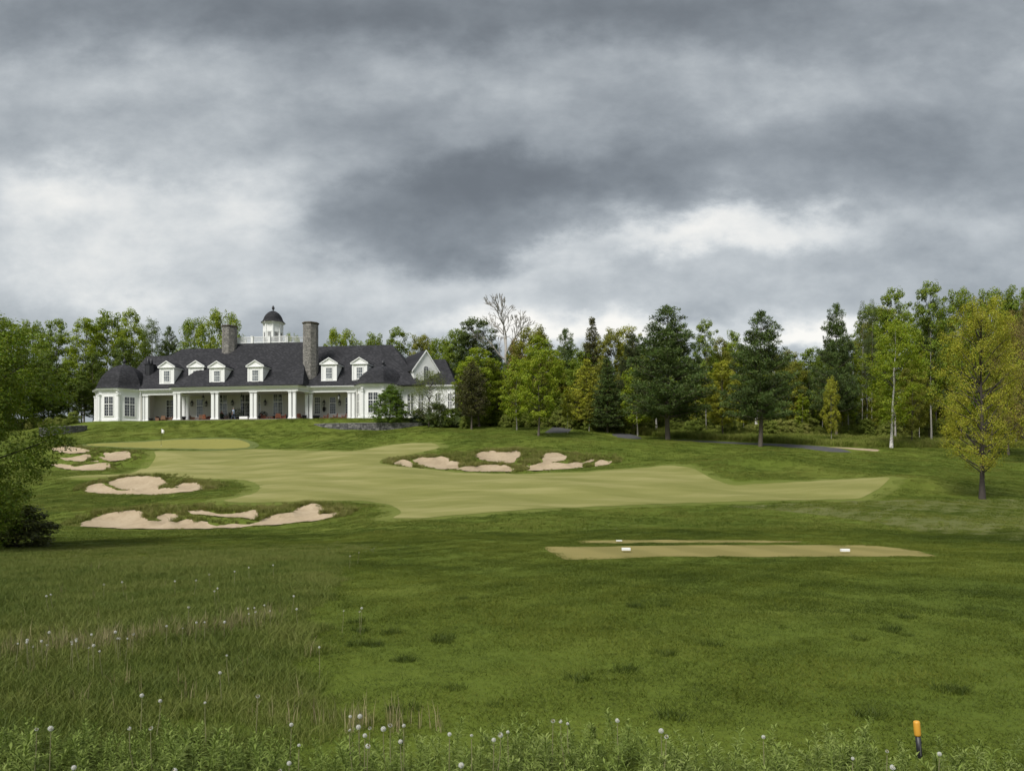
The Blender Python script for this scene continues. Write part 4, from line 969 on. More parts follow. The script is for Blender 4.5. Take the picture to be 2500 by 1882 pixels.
def person(loc, rz, label, shirt, trousers, walk=True, hair=hair_m):
    r_ = empty('person', loc, rz, label, 'person')
    # faces local -Y (walking that way); x is sideways
    st = .34 if walk else .05
    hips = (0, 0, .93)
    LL = [(.09, 0, .93, .095), (.10, -st * .45, .51, .062), (.10, -st, .09, .042)]
    RL = [(-.09, 0, .93, .095), (-.10, st * .12, .50, .062), (-.10, st * .85, .13, .042)]
    LA = [(.17, .02, 1.42, .055), (.23, .10 if walk else .03, 1.14, .042), (.22, -.04, .90, .032)]
    RA = [(-.17, .02, 1.42, .055), (-.24, -.10, 1.16, .042), (-.22, -.34 if walk else -.1, 1.02, .032)]
    torso = [(0, 0, .93, .135), (0, .01, 1.10, .125), (0, .01, 1.28, .15), (0, .02, 1.42, .12), (0, .02, 1.50, .055), (0, .01, 1.56, .05)]
    head = [(0, -.01, 1.585, .065), (0, -.015, 1.66, .088), (0, -.005, 1.72, .085), (0, 0, 1.755, .06)]
    foot = lambda x, y, z: [(x, y + .04, z - .05, .04), (x, y - .09, z - .055, .038), (x, y - .15, z - .06, .026)]
    hand = lambda x, y, z: [(x, y, z, .03), (x * .98, y - .03, z - .09, .032)]
    fingers = []
    for (x, y, z) in ((.22, -.05, .80), (-.22, -.37, .93)):
        for k, ln in enumerate((.062, .075, .070, .055)):
            xx = x * .98; yy_ = y - .035 + .02 * (k - 1.5) ; fingers.append([(xx, yy_, z, .011), (xx * .97, yy_ - .008, z - ln * .6, .0095), (xx * .93, yy_ - .02, z - ln, .0085)])
        fingers.append([(x * .96, y - .06, z + .04, .012), (x * .92, y - .095, z + .01, .0105), (x * .90, y - .10, z - .02, .009)])
    face = [[(0, -.098, 1.665, .014), (0, -.112, 1.645, .016)], [(-.087, 0, 1.665, .016), (-.09, .01, 1.64, .012)], [(.087, 0, 1.665, .016), (.09, .01, 1.64, .012)]]
    tapered('body', [torso, head, LL, RL, LA, RA, hand(.22, -.04, .90), hand(-.22, -.34 if walk else -.1, 1.02), foot(.10, -st, .09), foot(-.10, st * .85, .13)] + fingers + face, skin_m, r_)
    g_ = lambda ch, a: [(c[0], c[1], c[2], c[3] + a) for c in ch]
    tapered('shirt', [g_(torso[:4], .018) , [(0, .02, 1.40, .12), (.12, .02, 1.42, .075)], [(0, .02, 1.40, .12), (-.12, .02, 1.42, .075)],
                      g_([LA[0], tuple((a + b) / 2 for a, b in zip(LA[0], LA[1]))], .02), g_([RA[0], tuple((a + b) / 2 for a, b in zip(RA[0], RA[1]))], .02)], shirt, r_)
    tapered('trousers', [[(0, 0, .98, .15), (0, 0, .90, .14)], g_(LL, .016), g_(RL, .016)], trousers, r_)
    tapered('shoes', [g_(foot(.10, -st, .09), .008), g_(foot(-.10, st * .85, .13), .008)], M['bark_dark'], r_)
    tapered('hair', [[(0, .03, 1.68, .075), (0, .015, 1.74, .085), (0, .0, 1.775, .055)]], hair, r_)
    eyes = MB()
    for sx in (-1, 1): eyes.lathe((sx * .032, -.094, 1.678), [(.002, -.006), (.008, 0), (.002, .006)], 6)
    eyes.box((0, -.098, 1.612), (.045, .008, .008)); eyes.build('eyes', M['black'], r_)
    return r_
l = on_porch(570, .7)
person(l, R(-115), 'man in pale blue shirt and dark trousers walking right along the porch', plain('pale_blue_shirt', (.42, .52, .72), .8, .06), plain('navy_trousers', (.05, .065, .10), .8, .1), True)
l = on_porch(541, 4.4)
person(l, R(0), 'person in a red top standing by the pale door behind the second column pair', plain('red_shirt', (.30, .045, .05), .8, .06), plain('grey_trousers', (.22, .21, .20), .8, .1), False, plain('fair_hair', (.25, .16, .08), .8, .1))

# ------------------------------------------------------------------ retaining walls of grey stone
def retaining(pts, ztop, h, seed, label, n=36):
    W2 = [Vector(p) for p in pts]; r_ = empty('retaining_wall', (W2[0].x, W2[0].y, ztop[0] - h), 0, label, 'wall'); O = Vector((W2[0].x, W2[0].y)); zb = ztop[0] - h
    core = MB(); fcs = []
    for i in range(len(W2) - 1):
        a, b = W2[i] - O, W2[i + 1] - O; d = (b - a).normalized(); nrm = (d.y, -d.x)
        z0 = ztop[i] - zb; z1 = ztop[i + 1] - zb
        back = Vector((-nrm[0], -nrm[1])) * .5
        core.add([(a.x, a.y, -1.2), (b.x, b.y, -1.2), (b.x, b.y, z1 - .04), (a.x, a.y, z0 - .04)] + [(q.x + back.x, q.y + back.y, zz_) for q, zz_ in ((a, -1.2), (b, -1.2), (b, z1 - .04), (a, z0 - .04))],
                 [(0, 1, 2, 3), (7, 6, 5, 4), (3, 2, 6, 7), (0, 3, 7, 4), (1, 5, 6, 2)])
        fcs.append(((a.x, a.y), (b.x, b.y), -.9, (lambda f, z0=z0, z1=z1: z0 + (z1 - z0) * f), nrm))
    core.build('wall_core', M['mortar'], r_)
    stones('stonework', fcs, r_, M['wallstone'], .36, .19, seed, .022, .07)
    cs = MB(); rg = random.Random(seed)
    for (ax_, ay_), (bx_, by_), _, zf_, nr_ in fcs:
        L_ = math.hypot(bx_ - ax_, by_ - ay_); u = 0; yaw = math.atan2(by_ - ay_, bx_ - ax_)
        while u < L_:
            w = rg.uniform(.45, .9); f = (u + w / 2) / L_; 
            if f > 1: break
            cs.box((ax_ + (bx_ - ax_) * f - nr_[0] * .17, ay_ + (by_ - ay_) * f - nr_[1] * .17, zf_(f) + .02), (w - .03, .5, .09 + rg.uniform(0, .03)), yaw); u += w
    me = cs.mesh('capstones'); at = me.attributes.new('var', 'FLOAT', 'POINT'); at.data.foreach_set('value', [.5 + .5 * random.random() for _ in me.vertices]); o = link('capstones', me, M['wallstone'], r_); o['kind'] = 'stuff'
def wp(px, Y): return ((px - CX) / F * Y, Y)
def zr(py, Y): return EYE + (HZ - py) / F * Y
ws = [(768, 107.6, 1036), (790, 106.2, 1035), (830, 105.2, 1034), (880, 104.8, 1033.5), (930, 104.8, 1033), (980, 105.3, 1033), (1020, 106, 1033.5), (1058, 107, 1035)]
retaining([wp(a, b) for a, b, c in ws], [zr(c, b) for a, b, c in ws], 1.2, 4, 'long curving grey fieldstone retaining wall below the right half of the clubhouse')
ws = [(95, 104, 1046), (128, 104.5, 1043), (160, 105.5, 1041), (190, 107, 1040), (212, 109, 1040)]
retaining([wp(a, b) for a, b, c in ws], [zr(c, b) for a, b, c in ws], 1.2, 9, 'short grey fieldstone retaining wall left of the clubhouse')
# ------------------------------------------------------------------ trees
def limb(mb, p0, p1, r0, r1, rg, n=5, bend=.08, sides=5):
    p0, p1 = np.array(p0, float), np.array(p1, float); L_ = np.linalg.norm(p1 - p0)
    off = rg.normal(size=3) * L_ * bend; pts = []; rr_ = []
    for i in range(n + 1):
        f = i / n; pts.append(tuple(p0 + (p1 - p0) * f + off * math.sin(math.pi * f) + np.array([0, 0, L_ * .06 * (f * f - f)]))); rr_.append(r0 * (1 - f) + r1 * f)
    mb.tube(pts, rr_, sides, False); return pts
PROT = {}
def interp(p, f): return np.interp(f, [a for a, b in p], [b for a, b in p])

def broadleaf(key, H=14, W=8, base=.2, prof=None, ncl=110, nlf=60, leaf=.26, clr=.10, seed=1, trunk_r=.17, bark='bark', lean=0, up=.7, fork=False, airy=.0, lw=.62, flat=.62, nlimb=40, droop=0.0):
    rg = np.random.RandomState(seed); prof = prof or [(0, .45), (.18, .85), (.45, 1), (.7, .92), (.88, .68), (1, .32)]
    mb = MB(); tp = []; n = 10
    wob = rg.normal(size=(n + 1, 2)).cumsum(0) * .06 * W / 8; wob -= wob[0]
    for i in range(n + 1):
        f = i / n; tp.append((lean * f * H + wob[i, 0], wob[i, 1], f * H * .93))
    tr = [trunk_r * (1 - .93 * (i / n)**.85) * (1.35 if i == 0 else 1) for i in range(n + 1)]
    mb.tube([(tp[0][0], tp[0][1], -.5)] + tp, [tr[0] * 1.1] + tr, 8); nf0 = len(mb.f)
    def trunk_at(z): f = min(max(z / (H * .93), 0), 1) * n; i = min(int(f), n - 1); f -= i; return np.array(tp[i]) * (1 - f) + np.array(tp[i + 1]) * f
    ph = rg.uniform(0, 6.28, 6); c = []; out = []; lv = []; zb_ = base * H
    k = 0
    while k < ncl:
        f = rg.uniform(0, 1); rp = float(interp(prof, f))
        if rg.uniform() > rp + .12: continue
        a = rg.uniform(0, 2 * math.pi)
        lump = 1 + .16 * math.sin(3 * a + ph[0] + f * 5) + .13 * math.sin(5 * a - f * 9 + ph[1]) + .10 * math.sin(f * 19 + ph[2] + 2 * a)
        r = W / 2 * rp * lump * (rg.uniform(.30, 1.0) ** .55) * .92
        z = zb_ + f * (H - zb_) * .965
        ax_ = trunk_at(z); cc = np.array([ax_[0] + r * math.cos(a), ax_[1] + r * math.sin(a), z + rg.normal() * .1])
        c.append(cc); out.append((math.cos(a), math.sin(a), .35)); lv.append(rg.uniform(.25, .75)); k += 1
    # leader clusters so the top is not cut off
    for q in range(max(9, ncl // 14)): z = H * rg.uniform(.68, .985); c.append(trunk_at(z) + rg.normal(size=3) * [.13 * W * (1.25 - z / H) / .4, .13 * W * (1.25 - z / H) / .4, .05] + [0, 0, z - trunk_at(z)[2]]); out.append((0, 0, 1)); lv.append(.6)
    c = np.array(c); order = rg.permutation(len(c))[:nlimb]
    for i in order:
        q = c[i]; z0 = max(q[2] - .35 * math.hypot(q[0] - trunk_at(q[2])[0], q[1] - trunk_at(q[2])[1]) - rg.uniform(.0, .12) * H, zb_ * .8)
        p0 = trunk_at(z0); L_ = np.linalg.norm(q - p0); limb(mb, p0, q, min(trunk_r * .45, .012 * L_ + .02), .012, rg, 5, .07, 5)
    leafc = []; leafo = []; leafv = []
    for q, o_, v in zip(c, out, lv):
        rr_ = clr * W * rg.uniform(.65, 1.35); m_ = int(nlf * rg.uniform(.6, 1.3))
        d = rg.normal(size=(m_, 3)); d /= np.linalg.norm(d, axis=1)[:, None]
        d *= rg.uniform(.25, 1, (m_, 1)) ** .5
        d[:, 2] *= flat
        leafc.append(q + d * rr_ - np.array([0, 0, 1]) * droop * rr_ * (d[:, 0:1]**2 + d[:, 1:2]**2)); leafo.append(d + np.array(o_) * .5); leafv.append(np.full(m_, v) + d[:, 2] * .12)  # upper leaves of a clump coloured lighter, as if lit from above
    lc = np.concatenate(leafc); lo = np.concatenate(leafo); lvv = np.concatenate(leafv)
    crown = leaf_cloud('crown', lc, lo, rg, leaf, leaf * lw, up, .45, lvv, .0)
    tme = mb.mesh('trunk', True); tme.materials.append(M['bark']); tme.materials.append(M['bark_dark'] if key not in ('maple_young',) else M['bark'])
    tme.polygons.foreach_set('material_index', [0] * nf0 + [1] * (len(mb.f) - nf0))
    PROT[key] = (tme, crown, H, W, bark)

def conifer(key, H=15, W=9, base=.13, whorls=15, per=6, seed=2, trunk_r=.22, bark='bark', prof=None, tuft=.55, needles=26, nl=.36, nw=.05, rise=.18, leaf_kind='pine', dens=1.0, irregular=.28):
    rg = np.random.RandomState(seed); prof = prof or [(0, .72), (.12, 1), (.35, .90), (.6, .66), (.8, .42), (.93, .22), (1, .07)]
    mb = MB(); tp = [(0.05 * math.sin(i), .05 * math.cos(1.7 * i), H * .95 * i / 9) for i in range(10)]
    mb.tube([(0, 0, -.5)] + tp, [trunk_r * 1.25] + [trunk_r * (1.15 - 1.08 * (i / 9)) for i in range(10)], 8)
    lc = []; lo = []; lv = []; zb_ = base * H; L0 = []; 
    for w in range(whorls):
        f = (w + rg.uniform(-.3, .3)) / (whorls - 1); f = min(max(f, 0), 1)
        z = zb_ + f * (H - zb_) * .96; Rr_ = W / 2 * float(interp(prof, f)); a0 = rg.uniform(0, 6.28); nb = per if f < .85 else 4
        for b in range(nb):
            a = a0 + 2 * math.pi * b / nb + rg.normal() * .25; L_ = Rr_ * rg.uniform(1 - irregular, 1.08); up_ = rise + .35 * f + rg.normal() * .06
            tip = np.array([math.cos(a) * L_, math.sin(a) * L_, z + L_ * up_]); p0 = np.array([0, 0, z - .05 * L_])
            limb(mb, p0, tip, .015 + .014 * L_, .012, rg, 4, .04, 4)
            nt = max(2, int(L_ * 2.6 * dens)); v0 = rg.uniform(.2, .75)
            for t_ in range(nt):
                s_ = .22 + .78 * (t_ + rg.uniform(0, 1)) / nt; side = rg.normal() * .26 * L_ * (s_ * .9 + .15) * .8
                q = p0 + (tip - p0) * s_ + np.array([-math.sin(a) * side, math.cos(a) * side, .10 + rg.normal() * .12 + abs(side) * .10])
                L0.append((q, np.array([math.cos(a) * .7, math.sin(a) * .7, .75]), v0 + rg.normal() * .12))
    for q in range(5): L0.append((np.array([rg.normal() * .1, rg.normal() * .1, H * (.93 + .016 * q)]), np.array([0, 0, 1.0]), .6))
    for q, o_, v in L0:
        m_ = int(needles * rg.uniform(.7, 1.3)); d = rg.normal(size=(m_, 3)) + o_ * .9; d /= np.linalg.norm(d, axis=1)[:, None]
        lc.append(q + d * tuft * rg.uniform(.35, 1.0, (m_, 1)) * np.array([1, 1, .72])); lo.append(d); lv.append(np.full(m_, v) + d[:, 2] * .2)  # light from above put into the colour: upper needles of each tuft lighter
    lc = np.concatenate(lc); lo = np.concatenate(lo); lv = np.clip(np.concatenate(lv), 0, 1); n_ = len(lc)
    # needle sprays point along their tuft direction
    t = lo + rg.normal(size=(n_, 3)) * .35; t /= np.linalg.norm(t, axis=1)[:, None]
    b = np.cross(t, rg.normal(size=(n_, 3)) + np.array([0, 0, .4])); b /= np.linalg.norm(b, axis=1)[:, None] + 1e-9
    s_ = rg.uniform(.7, 1.2, (n_, 1)); V_ = np.stack([lc - t * nl * .5 * s_, lc + b * nw * s_, lc + t * nl * .5 * s_, lc - b * nw * s_], 1).reshape(-1, 3)
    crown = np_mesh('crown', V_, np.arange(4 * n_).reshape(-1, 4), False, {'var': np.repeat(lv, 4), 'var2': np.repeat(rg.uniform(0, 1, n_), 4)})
    PROT[key] = (mb.mesh('trunk', True), crown, H, W, bark)

def bare_tree(key, H=16, W=9, seed=3, bark='bark_pale'):
    rg = np.random.RandomState(seed); mb = MB()
    def turn(d, ang):
        p = rg.normal(size=3); p -= d * p.dot(d); p /= np.linalg.norm(p); v = d * math.cos(ang) + p * math.sin(ang); v[2] += .05; return v / np.linalg.norm(v)
    def grow(p, d, L_, r, lev):
        q = p + d * L_; limb(mb, p, q, max(r, .03), max(r * .7, .024), rg, 4, .06, 6 if lev < 2 else 3)
        if lev >= 5: return
        for k in range(3): grow(q, turn(d, rg.uniform(.25, .62)), L_ * rg.uniform(.62, .80), r * .62, lev + 1)
        if 0 < lev < 4: grow(p + d * L_ * .5, turn(d, rg.uniform(.5, .8)), L_ * .55, r * .42, lev + 2)
    mb.tube([(0, 0, -.5), (0, 0, H * .55), (0, 0, H * .72)], [.30, .2, .12], 8)
    for k in range(5):
        z = H * (.50 + .05 * k); a = k * 2.4; t = .95 - .17 * k; grow(np.array([0, 0, z]), np.array([math.cos(a) * math.sin(t), math.sin(a) * math.sin(t), math.cos(t)]), H * .135, .13, 1)
    me = mb.mesh('trunk', True); zs = max(v[2] for v in mb.v); xs = np.percentile([abs(v[0]) for v in mb.v], 98) * 2
    PROT[key] = (me, None, zs, xs, bark)

broadleaf('maple_a', 15, 9, .14, None, 270, 75, .26, .078, 11)
broadleaf('maple_b', 15, 8, .17, [(0, .55), (.2, .9), (.45, 1), (.7, .85), (.88, .58), (1, .26)], 260, 75, .25, .082, 12)
broadleaf('maple_tall', 18, 7, .24, [(0, .5), (.25, .8), (.5, 1), (.72, .8), (.86, .78), (.95, .6), (1, .3)], 250, 68, .25, .092, 13, up=.9, bark='bark_pale')
broadleaf('maple_round', 14, 11, .12, [(0, .6), (.2, .95), (.5, 1), (.75, .93), (.9, .74), (1, .42)], 330, 80, .27, .07, 14)
broadleaf('maple_young', 8, 4.6, .2, [(0, .6), (.2, .95), (.45, .95), (.7, .75), (.88, .5), (1, .2)], 170, 60, .19, .10, 15, .08, 'bark_pale', nlimb=20)
broadleaf('linden', 6, 5.0, .12, [(0, .8), (.12, 1), (.35, 1), (.6, .80), (.8, .52), (.93, .26), (1, .1)], 380, 85, .13, .072, 16, .09, 'bark_dark', nlimb=20)
broadleaf('birch', 20, 7, .20, [(0, .5), (.25, .9), (.5, 1), (.75, .8), (1, .25)], 280, 62, .19, .095, 17, .17, 'birch', .02, .5, droop=.5, nlimb=28)
broadleaf('aspen', 19, 5, .3, [(0, .6), (.3, 1), (.6, .9), (.85, .7), (1, .3)], 150, 55, .2, .12, 18, .14, 'bark_pale', .01, .5, flat=.9)
broadleaf('willow', 7, 5.6, .14, [(0, .55), (.2, .9), (.45, 1), (.7, .9), (.9, .7), (1, .4)], 260, 36, .13, .10, 19, .07, 'bark', nlimb=75, flat=.9, lw=.45)
broadleaf('oak', 12.3, 6.2, .155, [(0, .45), (.10, .85), (.28, 1.0), (.5, .95), (.7, .9), (.85, .78), (.95, .55), (1, .3)], 330, 112, .105, .076, 21, .19, 'bark_dark', nlimb=90, flat=.85, lw=.5, up=.45)
broadleaf('big_bush_tree', 8.2, 6.6, .0, [(0, .62), (.15, .80), (.35, 1), (.6, 1.0), (.8, .95), (.93, .75), (1, .4)], 640, 135, .095, .066, 22, .11, 'bark_dark', nlimb=26, flat=.7, lw=.6, up=.6)
broadleaf('shrub', 2.2, 2.6, .0, [(0, .9), (.3, 1), (.7, .85), (1, .5)], 110, 55, .14, .12, 23, .04, nlimb=14)
broadleaf('sapling', 5, 2.0, .3, [(0, .5), (.4, 1), (1, .3)], 60, 34, .17, .15, 24, .035, 'bark_pale', nlimb=12)
PP_ = [(0, .85), (.1, 1), (.25, .95), (.42, .82), (.6, .62), (.78, .43), (.92, .26), (1, .10)]
conifer('pine_a', 16, 11, .18, 16, 9, 31, .27, prof=PP_, tuft=.60, needles=34, nl=.34, nw=.045, dens=1.25, rise=.10)
conifer('pine_b', 16, 10, .20, 15, 9, 32, .25, prof=PP_, tuft=.60, needles=34, nl=.34, nw=.045, irregular=.38, dens=1.2, rise=.12)
conifer('spruce', 17, 6, .08, 26, 8, 33, .18, 'bark', [(0, .9), (.1, 1), (.4, .82), (.7, .52), (.9, .26), (1, .08)], .46, 24, .30, .06, .0)
conifer('cedar', 8, 4.8, .20, 18, 9, 34, .11, 'bark', [(0, .85), (.12, 1), (.4, .92), (.7, .66), (.9, .36), (1, .1)], .32, 28, .20, .04, .25)
conifer('larch', 9, 5.8, .14, 18, 8, 35, .10, 'bark_dark', [(0, .8), (.14, 1), (.4, .80), (.7, .5), (.9, .26), (1, .08)], .32, 26, .17, .042, .05, dens=1.3)
bare_tree('bare', 15, 9, 41)

def ground_at(px, py=None, Y=None):
    if Y is None: x, y = hit(px, py, 0, zbase)
    else: x, y = (px - CX) / F * Y, Y
    return x, y, zg(x, y)
tree_n = [0]
BARE_B = (.30, .27, .24, 1)
def tree(key, px, top, wpx, col, label, base=None, Y=None, group=None, name='tree', rz=None, cat='tree', bark=None):
    x, y, z = ground_at(px, base, Y); tm, cr, H, W, bk = PROT[key]
    h = EYE + (HZ - top) / F * y - z; w = wpx / F * y
    tree_n[0] += 1; rr_ = random.Random(tree_n[0] * 7 + 3)
    r_ = empty(name, (x, y, z), rr_.uniform(0, 6.28) if rz is None else rz, label, cat, group); r_.scale = (w / W, w / W, h / H)
    bk = bark or bk
    t = link('trunk', tm, M['bark'] if len(tm.materials) == 0 else None, r_)
    if M[bk] is not tm.materials[0]: t.material_slots[0].link = 'OBJECT'; t.material_slots[0].material = M[bk]
    if cr:
        c = link('crown', cr, M['needle'] if key in ('pine_a', 'pine_b', 'spruce', 'cedar', 'larch') else M['leaf'], r_); c.color = tuple(col) + (1,)
    return r_
LG = (.235, .290, .022); MG = (.178, .235, .024); DG = (.105, .145, .022); YG_ = (.31, .315, .032); OL = (.22, .225, .032)
PN = (.076, .112, .028); PD = (.056, .072, .022); GG = (.110, .145, .050); CB = (.090, .090, .026); OY = (.33, .325, .034); BR = (.24, .185, .07)
# left backdrop, behind the pavilion
for i, (k, px, top, w, Y, col, lab) in enumerate([
    ('maple_tall', 20, 775, 95, 140, MG, 'tall maple at the far left behind the big bushy tree'),
    ('maple_a', 78, 782, 110, 145, MG, 'broad dark green maple, second from the left edge of the photo'),
    ('maple_b', 140, 778, 105, 138, MG, 'green maple left of the tall pale-trunked one behind the left dome'),
    ('maple_tall', 205, 774, 100, 132, LG, 'tall maple with a bare grey trunk standing just left of the left dome'),
    ('maple_a', 262, 758, 120, 142, MG, 'tallest maple above the left dome'),
    ('maple_b', 318, 757, 105, 138, LG, 'bright-topped maple right of the tallest one above the left dome'),
    ('birch', 366, 772, 80, 136, DG, 'dark birch with a leaning white trunk left of the pine behind the roof'),
    ('pine_b', 413, 800, 85, 140, GG, 'grey-green pine behind the left end of the roof ridge'),
    ('maple_round', 480, 773, 105, 148, MG, 'maple left of the largest round maple behind the roof'),
    ('maple_round', 547, 754, 118, 142, LG, 'large round maple rising behind the left stone chimney'),
    ('maple_round', 716, 812, 60, 150, LG, 'small maple top peeping over the white balustrade'),
    ('maple_round', 838, 799, 108, 142, LG, 'rounded light green maple just right of the right stone chimney'),
    ('maple_a', 912, 812, 90, 146, MG, 'maple behind the ridge, right of the rounded light green one'),
    ('maple_tall', 972, 797, 80, 150, MG, 'taller maple sprig behind the right end of the long ridge'),
    ('maple_a', 1030, 815, 95, 146, OL, 'olive maple behind the steep white gable'),
    ('maple_a', 1075, 822, 90, 140, MG, 'maple behind the east end of the clubhouse roof'),
    ('maple_a', 1100, 850, 90, 128, MG, 'leafy maple touching the east end of the clubhouse')]):
    tree(k, px, top, w, col, lab, Y=Y, name='birch_tree' if k == 'birch' else 'pine_tree' if k.startswith('pine') else 'maple_tree')
for i, (px, top, w, Y, col) in enumerate([(-30, 800, 120, 120, DG), (60, 850, 110, 122, MG), (120, 860, 90, 124, DG), (170, 880, 90, 126, MG), (228, 860, 70, 128, DG), (300, 830, 80, 134, DG), (110, 910, 90, 118, DG), (200, 915, 80, 124, DG), (55, 900, 100, 116, MG), (-20, 880, 120, 112, DG)]):
    tree('maple_b', px, top, w, col, ('lower ' if top > 890 else 'taller ') + ('mid green' if col == MG else 'dark') + ' understorey tree ' + ('at the left edge of the photo' if px < 0 else 'above the big bushy tree' if px < 100 else 'over the short stone wall' if px < 160 else 'behind the bare grey trunk' if px < 215 else 'touching the left pavilion' if px < 260 else 'behind the left dome'), Y=Y, group='understorey trees left of the clubhouse', name='maple_tree')
# middle group
P_ = [('maple_tall', 1168, 772, 125, None, 121, GG, 'tall grey-green tree left of the leafless one', 'tree'),
 ('maple_a', 1120, 800, 110, None, 124, MG, 'green tree rising from the clubhouse east end, left of the grey-green one', 'maple_tree'),
 ('bare', 1235, 720, 175, None, 119, BR, 'tall nearly leafless pale tree standing above the wood', 'bare_tree'),
 ('maple_b', 1170, 848, 130, None, 104, LG, 'yellow-green maple behind the two dark brownish cedars', 'maple_tree'),
 ('cedar', 1152, 888, 92, 1048, None, CB, 'brownish-green cedar nearest the clubhouse, left of a pair', 'cedar_tree'),
 ('cedar', 1196, 884, 100, 1040, None, CB, 'brownish-green cedar, right of the pair near the clubhouse', 'cedar_tree'),
 ('maple_young', 1262, 876, 88, 1049, None, LG, 'young bright green maple with a thin white trunk', 'maple_tree'),
 ('maple_a', 1305, 793, 120, None, 108, OL, 'tall olive-green tree behind the broad bright maple', 'tree'),
 ('maple_b', 1315, 822, 122, 1064, None, LG, 'broad bright green maple with a short white trunk on the lawn', 'maple_tree'),
 ('maple_a', 1262, 826, 70, None, 112, BR, 'reddish-leaved tree left of the broad bright maple top', 'tree'),
 ('pine_b', 1380, 806, 120, 1030, None, GG, 'blue-green pine between the broad bright maple and the yellow larch', 'pine_tree'),
 ('larch', 1433, 880, 122, 1049, None, YG_, 'yellow-green larch standing at the bend of the cart path', 'larch_tree'),
 ('spruce', 1446, 776, 84, None, 118, CB, 'tall thin brownish spruce above the larch', 'spruce_tree'),
 ('maple_a', 1492, 800, 85, None, 114, OL, 'olive tree right of the thin brownish spruce', 'tree'),
 ('spruce', 1483, 874, 92, None, 100, PN, 'dark spruce behind the right side of the larch', 'spruce_tree'),
 ('maple_tall', 1530, 792, 85, None, 116, YG_, 'pale yellow-green tree against the bright gap in the clouds', 'tree'),
 ('pine_b', 1545, 818, 115, None, 104, PD, 'dark pine left of the biggest pine', 'pine_tree'),
 ('maple_young', 1557, 890, 95, None, 99, LG, 'small bright maple half hidden by the biggest pine', 'maple_tree'),
 ('pine_a', 1630, 750, 232, 1073, None, PN, 'biggest dark pine, standing by the cart path in the middle of the tree line', 'pine_tree'),
 ('maple_tall', 1724, 776, 66, None, 108, MG, 'narrow maple between the two big pines', 'maple_tree'),
 ('maple_b', 1757, 826, 85, None, 112, OL, 'yellow-green maple left of the second big pine top', 'maple_tree'),
 ('maple_b', 1765, 880, 95, None, 98, YG_, 'bright yellow-green maple filling the gap between the two big pines', 'maple_tree'),
 ('pine_b', 1857, 763, 198, 1090, None, PN, 'second big dark pine, right of the biggest one by the cart path', 'pine_tree'),
 ('maple_b', 1790, 808, 80, None, 116, MG, 'maple behind the left shoulder of the second big pine', 'maple_tree'),
 ('maple_b', 1925, 855, 90, None, 110, OL, 'olive maple at the right flank of the second big pine', 'maple_tree'),
 ('maple_b', 1975, 850, 100, 1062, None, MG, 'green maple between the second big pine and the dark pine at right', 'maple_tree'),
 ('pine_b', 2042, 745, 128, None, 100, PN, 'dark round-topped pine behind the yellowish saplings at right', 'pine_tree'),
 ('maple_young', 2030, 920, 46, 1082, None, YG_, 'small thin yellow-leaved tree before the dark round-topped pine', 'maple_tree'),
 ('maple_tall', 2072, 832, 84, 1068, None, LG, 'slim yellow-green maple left of the white birch', 'maple_tree'),
 ('aspen', 2105, 735, 34, None, 112, GG, 'pale aspen, left of a thin pair', 'aspen_tree'),
 ('aspen', 2128, 731, 36, None, 113, GG, 'pale aspen, right of a thin pair', 'aspen_tree'),
 ('maple_tall', 2186, 698, 92, None, 101, MG, 'very tall maple directly behind the white birch', 'maple_tree'),
 ('birch', 2176, 775, 150, 1093, None, LG, 'white birch with a slender leaning trunk at the edge of the wood', 'birch_tree'),
 ('maple_tall', 2274, 682, 95, None, 96, MG, 'tallest dark maple left of the golden oak', 'maple_tree'),
 ('birch', 2246, 850, 90, 1070, None, YG_, 'thinner white birch just left of the golden oak', 'birch_tree'),
 ('maple_a', 2225, 880, 80, 1085, None, OL, 'slim olive tree between the two white birches', 'tree'),
 ('maple_a', 2345, 700, 105, None, 94, MG, 'maple top showing behind the left of the golden oak', 'maple_tree'),
 ('maple_a', 2420, 700, 110, None, 92, MG, 'maple top showing behind the right of the golden oak', 'maple_tree'),
 ('maple_a', 2480, 695, 110, None, 90, MG, 'maple at the right edge of the photo behind the golden trees', 'maple_tree'),
 ('maple_a', 2462, 800, 130, None, 78, OL, 'olive tree right behind the golden oak', 'tree'),
 ('oak', 2510, 740, 150, None, 68, BR, 'brownish thin-leaved tree cut by the right edge of the photo', 'oak_tree')]
for k, px, top, w, b, Y, col, lab, nm in P_:
    tree(k, px, top, w, col, lab, base=b, Y=Y, name=nm, rz=(0.0 if k == 'birch' else None), bark='bark_dark' if nm in ('larch_tree',) else None)
tree('oak', 2398, 722, 206, OY, 'golden-leaved oak with a dark trunk standing alone on the right of the fairway', base=1218, name='oak_tree', rz=2.0)
tree('big_bush_tree', -150, 748, 490, (.145, .195, .022), 'big leafy green bushy tree filling the left edge of the photo', Y=22, name='bushy_tree', rz=.6)
tree('shrub', 40, 1240, 170, (.09, .10, .03), 'low weedy bush under the big tree at the left edge', Y=24, name='bush', cat='bush')
tree('linden', 950, 941, 92, (.115, .180, .022), 'round dense little tree before the right pavilion, at the end of the stone wall', base=1044, name='linden_tree')
tree('willow', 1047, 903, 108, (.17, .20, .06), 'thin-leaved pale green young tree before the east end of the clubhouse', base=1041, name='young_tree')
